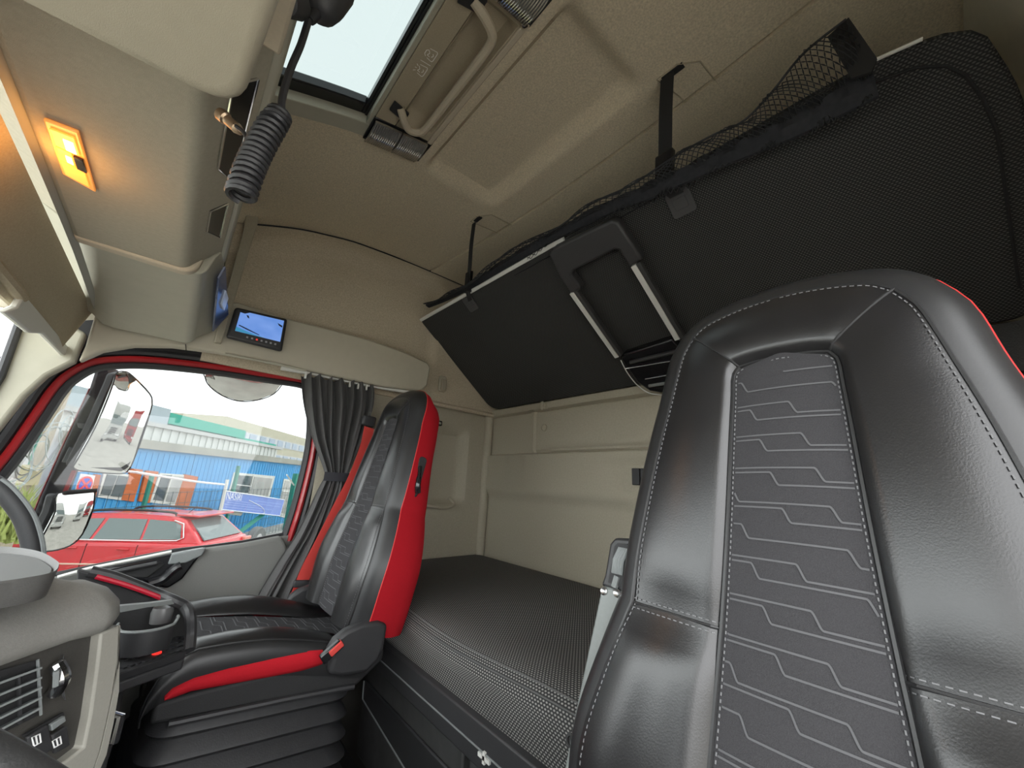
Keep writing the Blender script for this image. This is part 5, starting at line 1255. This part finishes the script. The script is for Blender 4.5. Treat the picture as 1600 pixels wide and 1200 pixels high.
hall = thing('corrugated_hall', 'long white corrugated hall behind the blue containers', 'building', wl_(200, 760, 17.6))
DH = 17.6
t0, t1 = wl_(-40, 600, DH), wl_(433, 705, DH)
def hz_(s): 
    a, b = t0.dot(bw), t1.dot(bw); return t0.z+(t1.z-t0.z)*(s-a)/(b-a)
zh = wx(231, 662, DH)[1]
s0_, s1_ = t0.dot(bw)-2, t1.dot(bw)
m = MB(); wall_box(m, s0_, s1_, GZ, zh-0.06, DH, 5.0); ho = m.build('hall_wall', corr, hall)
m = MB(); k = s0_
while k < s1_-0.2: wall_box(m, k, k+0.16, GZ, zh-0.06, DH-0.07, 0.07); k += 0.36
m.build('wall_ribs', corr, ho, kind='stuff')
m = MB(); wall_box(m, s0_, s1_+0.3, zh-0.06, zh+0.06, DH-0.25, 5.0); m.build('eave_gutter', mat('grey_gutter', (0.42, 0.43, 0.42), 0.5), hall)
m = MB(); wall_box(m, s0_, wx(253, 655, DH+2)[0]+0.3, zh, zh+0.75, DH+2, 2.0); m.build('upper_wall', mat('bluegrey_panel', (0.34, 0.40, 0.43), 0.6), hall)
green = thing('green_edged_annex', 'grey annex with a turquoise roof edge above the corrugated hall', 'building', wl_(320, 680, 20.5))
DG = 20.5
g0, g1 = wx(252, 654, DG)[0], wx(374, 680, DG)[0]; zg = wx(280, 650, DG)[1]
m = MB(); wall_box(m, g0+0.3, g1-0.2, GZ, zg-0.3, DG, 3); m.build('annex_wall', mat('grey_annex_wall', (0.36, 0.38, 0.38), 0.8), green)
m = MB(); wall_box(m, g0, g1, zg-0.38, zg, DG-0.5, 3.6); m.build('roof_edge', green_m, green)
m = MB(); q0, q1 = wx(361, 684, DG)[0], wx(425, 697, DG)[0]; wall_box(m, q0, q1, wx(365, 688, DG)[1]-0.1, wx(365, 682, DG)[1], DG-0.4, 2); m.build('lower_roof_edge', green_m, green)
off = thing('office_block', 'pale office block with two rows of windows in the far distance', 'building', wl_(430, 700, 46))
DF = 46.0
o0_, o1_ = wx(350, 670, DF)[0], wx(500, 690, DF)[0]+8; zo = wx(420, 669, DF)[1]
m = MB(); wall_box(m, o0_, o1_, GZ, zo, DF, 12); oo = m.build('office_wall', mat('cream_render', (0.46, 0.44, 0.34), 0.8), off)
zr = [(wx(430, 686, DF)[1], wx(430, 698, DF)[1]), (wx(430, 710, DF)[1], wx(430, 723, DF)[1])]
for zt_, zb_ in zr:
    m = MB(); wall_box(m, o0_+2, o1_-0.5, zb_, zt_, DF-0.1, 0.2); band = m.build('window_band', mat('pale_band', (0.44, 0.47, 0.50), 0.4), oo)
    k = o0_+2.6; j = 0
    while k < o1_-2:
        m = MB(); wall_box(m, k, k+1.5, zb_+0.1, zt_-0.1, DF-0.18, 0.1); m.build('window', mat('bluegrey_glass', (0.25, 0.32, 0.40), 0.15) if 'bluegrey_glass' not in bpy.data.materials else bpy.data.materials['bluegrey_glass'], oo); k += 2.35; j += 1

# ------------------------------------------------------------------ fence, barrier, signs, pole
fen = thing('wire_fence', 'green wire mesh fence with steel posts in front of the blue containers', 'fence', wl_(380, 820, 14.4))
DFN = 14.4
for a, b, r in (((373, 728), (345, 815), 0.06), ((463, 740), (437, 850), 0.14), ((238, 742), (213, 800), 0.05), ((78, 655), (48, 800), 0.07)):
    MB().tube([wl_(*a, DFN), Vector((wl_(*a, DFN).x, wl_(*a, DFN).y, GZ))], r, 4).build('post', fence_g, fen)
MB().tube([wl_(412, 803, DFN), wl_(366, 838, DFN)], 0.10, 4).build('brace', fence_g, fen)
MB().tube([wl_(448, 742, DFN-0.05), wl_(476, 782, DFN-0.05)], 0.04, 4).build('pale_brace', white_fr, fen)
m = MB(); sa, sb_ = wx(130, 780, DFN)[0], wx(500, 780, DFN)[0]; k = sa; o = CAM+u0*DFN; o0 = o-bw*o.dot(bw); o0.z = 0; ztop = wx(360, 765, DFN)[1]
while k < sb_: m.tube([o0+bw*k+Vector((0, 0, GZ)), o0+bw*k+Vector((0, 0, ztop))], 0.0055, 3); k += 0.28
z = GZ+0.1
while z < ztop: m.tube([o0+bw*sa+Vector((0, 0, z)), o0+bw*sb_+Vector((0, 0, z))], 0.007, 3); z += 0.28
m.build('wire_mesh', mat('dark_wire', (0.03, 0.07, 0.07), 0.5), fen, kind='stuff')
bar = thing('barrier_bar', 'thin white barrier bar across the yard in front of the windows', 'barrier', wl_(350, 757, 13.8))
MB().tube(smooth_path([wl_(x, y, 13.8) for x, y in ((120, 735), (195, 736), (250, 744), (310, 753), (350, 757))], 4), 0.03, 6).build('bar', mat('white_pipe', (0.75, 0.75, 0.75), 0.4), bar)
c = wl_(355, 752, 13.8); MB().tube([c+Vector((0, 0, 0.05)), Vector((c.x, c.y, GZ))], 0.05, 6).build('bar_post', white_fr, bar)
# blue company board
sg = thing('company_board', 'pale blue company board with white lettering on the wire fence', 'sign', wl_(395, 790, 14.1))
sgm = mat('pale_blue_board', (0.17, 0.26, 0.62), 0.5); sgw = mat('white_lettering', (0.85, 0.87, 0.92), 0.5); sgl = mat('pale_lettering', (0.30, 0.39, 0.74), 0.5)
sq = [wl_(x, y, 14.1) for x, y in ((351, 767), (444, 781), (437, 806), (344, 796))]
so_ = MB().prism(sq, -bnn*0.03).build('board', sgm, sg)
def on_sign(u, v): return sq[0]*(1-u)*(1-v)+sq[1]*u*(1-v)+sq[2]*u*v+sq[3]*(1-u)*v+bnn*0.008
def text_mesh(name, body, org, ux, uy, size, m, parent, ext=0.0):
    cu = bpy.data.curves.new(name, 'FONT'); cu.body = body; cu.size = 1.0
    to = bpy.data.objects.new(name+'_tmp', cu); C.objects.link(to)
    dg = bpy.context.evaluated_depsgraph_get(); me = bpy.data.meshes.new_from_object(to.evaluated_get(dg)); bpy.data.objects.remove(to)
    for v in me.vertices: v.co = Vector(org)+Vector(ux)*v.co.x*size+Vector(uy)*v.co.y*size
    me.materials.clear(); me.materials.append(m); o = bpy.data.objects.new(name, me); link(o, parent); return o
ux = (on_sign(1, 0)-on_sign(0, 0)).normalized(); uy = (on_sign(0, 0)-on_sign(0, 1)).normalized()
H = (on_sign(0, 0)-on_sign(0, 1)).length; Wd = (on_sign(1, 0)-on_sign(0, 0)).length
text_mesh('lettering', 'NASIRI', on_sign(0.03, 0.42), ux*1.05, uy, H*0.56, sgw, so_)
for v, u0_, u1_ in ((0.30, 0.45, 0.97), (0.46, 0.03, 0.95), (0.58, 0.06, 0.60), (0.70, 0.03, 0.80), (0.84, 0.05, 0.62)):
    a, b = on_sign(u0_, v), on_sign(u1_, v); MB().slab([[a+uy*0.012, b+uy*0.012], [a-uy*0.012, b-uy*0.012]], -bnn*0.004).build('text_line', sgl, so_)
MB().tube(smooth_path([on_sign(u, v) for u, v in ((0.36, 0.32), (0.50, 0.48), (0.60, 0.62), (0.66, 0.80), (0.67, 0.97))], 4), 0.012, 4).build('swoosh', sgw, so_)
fr_ = MB(); fr_.tube([on_sign(0, 0), on_sign(1, 0), on_sign(1, 1), on_sign(0, 1)], 0.015, 4, closed=True); fr_.build('board_edge', sgw, so_)
MB().prism([wl_(x, y, 14.2) for x, y in ((348, 797), (380, 801), (376, 806), (346, 802))], -bnn*0.03).build('lower_plate', beam_m, sg)
# no stopping sign
ns = thing('no_stopping_sign', 'round blue and red no stopping sign on a white plate by the mirror', 'sign', wl_(132, 757, 15.9))
DN = 15.9
pl = [wl_(x, y, DN) for x, y in ((127, 740), (149, 743), (140, 777), (116, 773))]
po = MB().prism(pl, -bnn*0.02).build('plate', mat('white_sign_plate', (0.75, 0.77, 0.80), 0.5), ns)
cc = wl_(132.5, 757.5, DN-0.05); rr = (wl_(132.5, 745, DN)-wl_(132.5, 770, DN)).length/2
MB().lathe(cc, bnn, [(rr, 0), (rr, 0.006)], 28).build('red_ring', mat('sign_red', (0.75, 0.04, 0.05), 0.5), po)
MB().lathe(cc+bnn*0.006, bnn, [(rr*0.78, 0), (rr*0.78, 0.004)], 28).build('blue_disc', mat('sign_blue', (0.04, 0.08, 0.55), 0.5), po)
for s_ in (1, -1):
    d = (bw*s_+Vector((0, 0, 1))).normalized(); MB().obox(cc+bnn*0.012, d, bnn.cross(d), bnn, rr*0.85, rr*0.13, 0.003).build('cross_bar', bpy.data.materials['sign_red'], po)
pc = wl_(128, 776, DN+0.06); MB().tube([pc+Vector((0, 0, 0.5)), Vector((pc.x, pc.y, GZ))], 0.012, 6).build('sign_post', fence_g, ns)
up_ = thing('utility_pole', 'weathered wooden utility pole seen through the front of the side window', 'pole', Vector((wl_(62, 690, 12.0).x, wl_(62, 690, 12.0).y, GZ)))
pa, pb = wl_(112, 585, 12.0), wl_(28, 800, 12.0); dd = (pa-pb).normalized()
MB().tube([pb-dd*1.5, pb, pa, pa+dd*2.0], [0.07, 0.07, 0.06, 0.055], 10).build('trunk', mat('weathered_wood', (0.36, 0.31, 0.24), 0.9, noise_amt=0.3, noise_scale=4), up_)
MB().obox(wl_(47, 742, 11.8), bw, bnn, (0, 0, 1), 0.10, 0.05, 0.14).build('meter_box', mat('tan_box', (0.5, 0.45, 0.3), 0.7), up_)
rz = thing('razor_wire', 'loose coils of razor wire on the fence beside the utility pole', 'wire', wl_(50, 740, 11.4))
m = MB(); rg = random.Random(7)
for k in range(9):
    c = wl_(18+11*k, 738-7*k+rg.uniform(-10, 10), 11.4); r = rg.uniform(0.22, 0.42); ph = rg.uniform(0, 6)
    m.tube([c+(bw*math.cos(a+ph)*0.8+Vector((0, 0, 1))*math.sin(a+ph)+bnn*0.3*math.sin(a))*r for a in [2*math.pi*i/20 for i in range(20)]], 0.009, 3, closed=True)
m.build('coils', mat('galvanised_wire', (0.30, 0.33, 0.33), 0.4, metal=0.6), rz)
gs = thing('grass_bank', 'patch of pale green and yellow weeds at the far left of the window', 'grass', wl_(10, 840, 10.5))
m = MB(); rg = random.Random(3)
for k in range(500):
    p = wl_(rg.uniform(-60, 45), rg.uniform(800, 850), rg.uniform(10.0, 11.0)); h = rg.uniform(0.15, 0.45); d = Vector((rg.uniform(-.5, .5), rg.uniform(-.5, .5), 1)).normalized(); sd = d.cross(bnn).normalized()*0.025
    m.add([p-sd, p+sd, p+d*h], [(0, 1, 2)])
m.build('blades', mat('weed_green', (0.30, 0.36, 0.10), 0.8, noise_amt=0.4, noise_scale=1), gs, kind='stuff')
p = wl_(0, 845, 11.4); MB().slab([[Vector((p.x+x, p.y+y, GZ+0.5*math.exp(-(x*x+y*y)/3))) for y in lin(-3, 3, 9)] for x in lin(-3, 2, 9)], (0, 0, -0.1)).build('bank', mat('earth_bank', (0.30, 0.30, 0.16), 0.95, noise_amt=0.4, noise_scale=2), gs)
tc = px(398, 846, Z=GZ+0.42)
pt = thing('spare_tyre', 'dark tyre and wheel partly hidden by the door sill beside the fence', 'wheel', (tc.x, tc.y, GZ))
MB().lathe(tc-bnn*0.1, bnn, [(0.22, 0), (0.38, 0.0), (0.42, 0.05), (0.42, 0.18), (0.38, 0.22), (0.22, 0.20)], 28).build('tyre', mat('tyre_rubber', (0.16, 0.17, 0.17), 0.8), pt)
MB().lathe(tc+bnn*0.06, bnn, [(0.22, 0), (0.22, 0.04), (0.06, 0.06)], 20).build('rim', mat('wheel_alloy', (0.5, 0.5, 0.5), 0.4, metal=0.6), pt)
yb = thing('yellow_canister', 'bright yellow canister by the thick green fence post', 'canister', wl_(449, 835, 14.9))
MB().obox(wl_(449, 818, 14.9), bw, bnn, (0, 0, 1), 0.14, 0.11, 0.5).build('body', mat('yellow_plastic', (0.85, 0.55, 0.03), 0.5), yb, bevel=0.04)

# ------------------------------------------------------------------ red estate car
car = thing('estate_car', 'bright red estate car parked beside the truck', 'car', (0, 11.5, GZ))
ca = Vector((0.83, -0.558, 0)); cb = Vector((0.558, 0.83, 0))        # towards the tail, and across away from us
CR = Vector((0.93, 10.05, GZ))                                        # near tail corner on the ground
CS = 0.92
def cp(l, w_, h): p = (CR-ca*l+cb*w_+Vector((0, 0, h))-CAM)*CS+CAM; p.z = GZ+(p.z-GZ) if h > 0.45 else GZ+h*(0.45*CS+(1-CS)*2.43)/0.45; return p              # l = metres forward of the tail
car_red = mat('bright_red_car_paint', (0.60, 0.025, 0.035), 0.3, coat=0.7)
car_glass = mat('car_window_glass', (0.16, 0.20, 0.20), 0.08)
body_p = [(0.05, 0.30), (0.02, 0.55), (0.06, 0.80), (0.12, 0.98), (1.5, 0.985), (3.0, 0.955), (3.45, 0.93), (4.2, 0.82), (4.55, 0.68), (4.62, 0.45), (4.55, 0.25), (0.3, 0.24)]
m = MB(); secs = []
for w_, sc, dz in ((0.0, 0.96, -0.0), (0.06, 1.0, 0), (1.72, 1.0, 0), (1.78, 0.96, 0)):
    secs.append([cp(2.3+(l-2.3)*sc, w_, 0.6+(h-0.6)*(0.90 if sc < 1 else 1)) for l, h in body_p])
n = len(body_p); m.grid(secs); 
m.f += [(i*n+n-1, i*n, (i+1)*n, (i+1)*n+n-1) for i in range(3)] + [tuple(range(n)), tuple(3*n+k for k in reversed(range(n)))]
cbod = m.build('body', car_red, car, bevel=0.04, seg=3)
gh_p = [(0.16, 0.97), (0.62, 1.40), (0.80, 1.455), (1.6, 1.49), (2.4, 1.465), (2.75, 1.40), (3.55, 0.92)]
secs = []
for f in (0, 1):
    pass
near = [cp(l, 0.05+0.22*(h-0.95)/0.5, h) for l, h in gh_p]; far = [cp(l, 1.73-0.22*(h-0.95)/0.5, h) for l, h in gh_p]
m = MB(); n = len(gh_p); m.v = [tuple(p) for p in near+far]; m.f = [tuple(range(n)), tuple(range(2*n-1, n-1, -1))]+[(i, i+1, n+i+1, n+i) for i in range(n-1)]+[(n-1, 0, n, 2*n-1)]
m.build('cabin', car_red, car, bevel=0.03, seg=3)
def sidewin(pts): 
    P = [cp(l, 0.05+0.22*(h-0.95)/0.5-0.012, h) for l, h in pts]; return MB().prism(P, cb*0.02)
for pts in (((0.55, 1.05), (0.66, 1.30), (0.82, 1.365), (1.28, 1.39), (1.22, 1.03)), ((1.27, 1.03), (1.33, 1.39), (2.02, 1.385), (2.08, 1.01)), ((2.14, 1.01), (2.10, 1.382), (2.45, 1.36), (2.70, 1.29), (3.15, 1.02), (2.9, 0.99))):
    sidewin(pts).build('side_window', car_glass, car)
MB().tube([cp(l, 0.05+0.22*(h-0.95)/0.5-0.02, h) for l, h in ((3.2, 0.99), (2.0, 1.0), (1.2, 1.01), (0.6, 1.03), (0.50, 1.08), (0.62, 1.33), (0.82, 1.385))], 0.011, 5).build('chrome_strip', mat('bright_trim', (0.8, 0.8, 0.8), 0.2, metal=0.6), car)
rg_ = [cp(0.185, 0.22, 1.02), cp(0.185, 1.56, 1.02), cp(0.60, 1.42, 1.385), cp(0.60, 0.36, 1.385)]
off_ = (ca*0.66+Vector((0, 0, 0.75))).normalized()
MB().prism([p+off_*0.012 for p in rg_], -off_*0.02).build('rear_window', car_glass, car)
MB().prism([cp(0.40, 0.25, 1.455), cp(0.40, 1.53, 1.455), cp(0.85, 1.50, 1.47), cp(0.85, 0.28, 1.47)], (0, 0, 0.035)).build('roof_spoiler', car_red, car, bevel=0.01)
for w_ in (0.30, 1.48):
    MB().tube(smooth_path([cp(0.85, w_, 1.47), cp(0.95, w_, 1.53), cp(1.6, w_, 1.55), cp(2.3, w_, 1.52), cp(2.5, w_, 1.46)], 5), 0.022, 6).build('roof_rail', black_p, car)
MB().tube([cp(1.0, 0.9, 1.48), cp(0.86, 0.9, 1.62)], 0.008, 5).build('aerial', black_p, car)
for l in (1.45, 2.35):
    MB().tube(smooth_path([cp(l-0.10, -0.005, 0.86), cp(l, -0.03, 0.865), cp(l+0.10, -0.005, 0.86)], 4), 0.018, 6).build('door_handle', car_red, car)
MB().tube([cp(0.85, -0.004, 0.60), cp(3.6, -0.004, 0.56)], 0.014, 5).build('side_trim', mat('pale_trim', (0.75, 0.55, 0.45), 0.4), car)
for l in (1.22, 2.10): MB().tube([cp(l, 0.0, 0.94), cp(l+0.02, -0.002, 0.5)], 0.006, 4).build('door_gap', black_soft, car)
for w_ in (0.12, 1.66): MB().obox(cp(0.08, w_, 0.83), ca, cb, (0, 0, 1), 0.05, 0.13, 0.10).build('tail_lamp', mat('tail_red', (0.7, 0.25, 0.2), 0.2), car, bevel=0.02)
for l in (0.95, 3.70):
    for w_ in (0.0, 1.58):
        MB().lathe(cp(l, w_, 0.32), cb, [(0.19, -0.01), (0.31, 0.0), (0.32, 0.04), (0.32, 0.17), (0.30, 0.2)], 24).build('wheel', mat('car_tyre', (0.02, 0.02, 0.02), 0.8) if 'car_tyre' not in bpy.data.materials else bpy.data.materials['car_tyre'], car)

# ------------------------------------------------------------------ door mirrors
def mirror_glass(pts, p0, n_, th=0.006):
    n_ = Vector(n_).normalized(); return [pxp(x, y, p0, n_) for x, y in pts], n_
def dome(q, n_, R, name, parent, back):
    c = sum(q, Vector())/len(q); m = MB(); K_ = 7; N_ = len(q); sag = lambda p: p-n_*((p-c).length_squared/(2*R))
    m.v = [tuple(c)]+[tuple(sag(c+(p-c)*(k/K_))) for k in range(1, K_+1) for p in q]
    m.f = [(0, 1+i, 1+(i+1) % N_) for i in range(N_)]+[(1+(k-1)*N_+i, 1+k*N_+i, 1+k*N_+(i+1) % N_, 1+(k-1)*N_+(i+1) % N_) for k in range(1, K_) for i in range(N_)]
    b0 = len(m.v); m.v += [tuple(sag(p)-n_*0.004) for p in q]; m.f += [tuple(b0+i for i in reversed(range(N_)))]+[(1+(K_-1)*N_+i, b0+i, b0+(i+1) % N_, 1+(K_-1)*N_+(i+1) % N_) for i in range(N_)]
    m.build(name, mirror_m, parent, angle=40)
    MB().tube([sag(p) for p in smooth_path(q, 3, closed=True)], 0.0028, 6, closed=True).build('glass_edge', black_p, parent)
    MB().prism([c+(p-c)*0.98-n_*back for p in q], -n_*0.045).build('housing', black_p, parent, bevel=0.012)
mir = thing('door_mirror', 'large flat door mirror on a dark arm reflecting the yard', 'mirror', px(180, 740, Y=2.55))
P0 = px(190, 665, Y=2.52)
q, nn = mirror_glass(((186, 584), (199, 581), (211, 588), (237, 616), (240, 630), (237, 643), (213, 718), (206, 734), (193, 741), (130, 736), (120, 731), (122, 724), (150, 668), (180, 600)), P0, (0.83, -0.545, -0.085))
dome(q, nn, 2.4, 'glass', mir, 0.010)
arm = [px(x, y, Y=2.48) for x, y in ((150, 574), (186, 577), (180, 606), (122, 730), (100, 790), (82, 850), (30, 858), (62, 775), (100, 690), (140, 605))]
MB().prism(arm, (0, 0.05, 0)).build('arm_cover', mat('dark_mirror_arm', (0.045, 0.045, 0.05), 0.6, noise_amt=0.2, noise_scale=20), mir, bevel=0.012)
MB().tube([px(x, y, Y=2.475) for x, y in ((140, 607), (100, 692), (62, 777), (30, 858))], 0.003, 6).build('red_arm_edge', red_paint, mir)
MB().prism([px(x, y, Y=2.47) for x, y in ((112, 735), (119, 735), (104, 770), (97, 770))], (0, 0.02, 0)).build('red_bracket', red_pipe, mir)
MB().prism([px(x, y, Y=2.474) for x, y in ((168, 577), (184, 578), (180, 590), (172, 598))], (0, 0.01, 0)).build('arm_plate', grey_p, mir)
for pts in (((120, 660), (155, 665), (138, 672), (122, 668)), ((108, 698), (132, 706), (118, 725), (96, 722))):
    MB().prism([px(x, y, Y=2.474) for x, y in pts], (0, 0.01, 0)).build('arm_joint', grey_p, mir, bevel=0.002)
MB().tube([px(58, 846, Y=2.50), Vector((-0.45, 2.30, 0.45)), Vector((-0.45, 2.235, 0.38))], 0.03, 8).build('arm_mount', black_p, mir)
wm = thing('wide_angle_mirror', 'smaller wide angle mirror below the large door mirror', 'mirror', px(100, 850, Y=2.5))
P1 = px(110, 815, Y=2.46)
q, nn = mirror_glass(((96, 771), (150, 765), (152, 775), (148, 795), (131, 835), (112, 853), (84, 861), (60, 860), (66, 845), (88, 800)), P1, (0.80, -0.58, 0.0))
cq = sum(q, Vector())/len(q)
dome(q, nn, 0.75, 'glass', wm, 0.018)
MB().tube(smooth_path([px(x, y, Y=2.44) for x, y in ((152, 766), (120, 769), (95, 772), (86, 780), (62, 830), (55, 858))], 4), 0.008, 8).build('frame', black_p, wm)
MB().tube([cq-nn*0.03, px(70, 830, Y=2.50), px(60, 800, Y=2.52)], 0.018, 8).build('bracket', black_p, wm)
km = thing('kerb_mirror', 'shallow kerb mirror hanging at the top of the side window', 'mirror', px(380, 600, Y=2.5))
P2 = px(380, 605, Y=2.48)
q, nn = mirror_glass(((318, 572), (443, 586), (441, 604), (427, 620), (402, 628), (372, 630), (346, 622), (326, 609), (318, 596)), P2, (-0.12, -0.60, -1.0))
cq = sum(q, Vector())/len(q)
dome(q, nn, 0.5, 'glass', km, 0.06)
MB().tube([cq-nn*0.03, Vector((cq.x, 2.235, 1.75)), Vector((cq.x, 2.2, 1.80))], 0.02, 8).build('bracket', black_p, km)
MB().tube(smooth_path([px(x, y, Y=2.47) for x, y in ((330, 581), (360, 590), (395, 594), (435, 590))], 4), 0.005, 6).build('reflected_red_line', red_pipe, km)  # red tube stands in for the truck side reflected in this mirror

# ------------------------------------------------------------------ lorries parked behind, seen in the mirrors
def lorry(loc, ang, paint, label):
    t = thing('parked_lorry', label, 'truck', loc, 'lorries parked behind the truck'); R_ = Matrix.Rotation(ang, 3, 'Z'); o = Vector(loc)
    T = lambda x, y, z: o+R_ @ Vector((x, y, z))
    def bx(x0, x1, y0, y1, z0, z1, nm, mm, bev=0.0, par=t):
        mb = MB(); mb.box(x0, x1, y0, y1, z0, z1); mb.v = [tuple(T(*v)) for v in mb.v]; return mb.build(nm, mm, par, bevel=bev)
    cabp = [(0, 0.5), (-0.05, 1.4), (0.12, 2.3), (0.25, 3.2), (0.7, 3.75), (2.1, 3.8), (2.1, 0.6), (1.5, 0.5)]
    mb = MB(); mb.prism([T(x, -1.22, z) for x, z in cabp], R_ @ Vector((0, 2.44, 0))); co = mb.build('cab', paint, t, bevel=0.10)
    mb = MB(); mb.prism([T(x-0.02, -1.08, z) for x, z in ((-0.03, 1.75), (0.13, 2.5), (0.17, 2.5), (0.01, 1.75))], R_ @ Vector((0, 2.16, 0))); mb.build('windscreen', car_glass, co)
    for s_ in (-1.235, 1.215): bx(0.35, 1.15, s_, s_+0.02, 1.75, 2.45, 'side_window', car_glass, 0, co)
    for k in range(4): bx(-0.06, 0.0, -0.7, 0.7, 0.85+0.16*k, 0.95+0.16*k, 'grille_bar', black_p, 0, co)
    bx(-0.12, 0.3, -1.22, 1.22, 0.28, 0.62, 'bumper', paint, 0.05, co)
    for s_ in (-0.95, 0.95): bx(-0.14, -0.05, s_-0.2, s_+0.2, 0.64, 0.8, 'headlamp', mat('lamp_white', (0.8, 0.8, 0.8), 0.1) if 'lamp_white' not in bpy.data.materials else bpy.data.materials['lamp_white'], 0.02, co)
    bx(2.0, 6.0, -0.45, 0.45, 0.6, 0.95, 'chassis', black_soft)
    for x in (1.1, 4.8):
        for y in (-1.2, 0.9):
            mb = MB(); mb.lathe((x, y, 0.5), (0, 1, 0), [(0.28, 0), (0.5, 0.0), (0.5, 0.3), (0.28, 0.3)], 22); mb.v = [tuple(T(*v)) for v in mb.v]; mb.build('wheel', bpy.data.materials['car_tyre'], t)
lor_w = mat('white_lorry_paint', (0.50, 0.50, 0.48), 0.3, coat=0.5)
lorry((21.0, 8.9, GZ), math.radians(20), lor_w, 'white lorry reflected in the large door mirror')
lorry((26.0, 14.2, GZ), math.radians(20), red_paint, 'red lorry reflected behind the white one in the mirror')
lorry((15.5, 2.9, GZ), math.radians(8), lor_w, 'white lorry reflected in the small wide angle mirror')
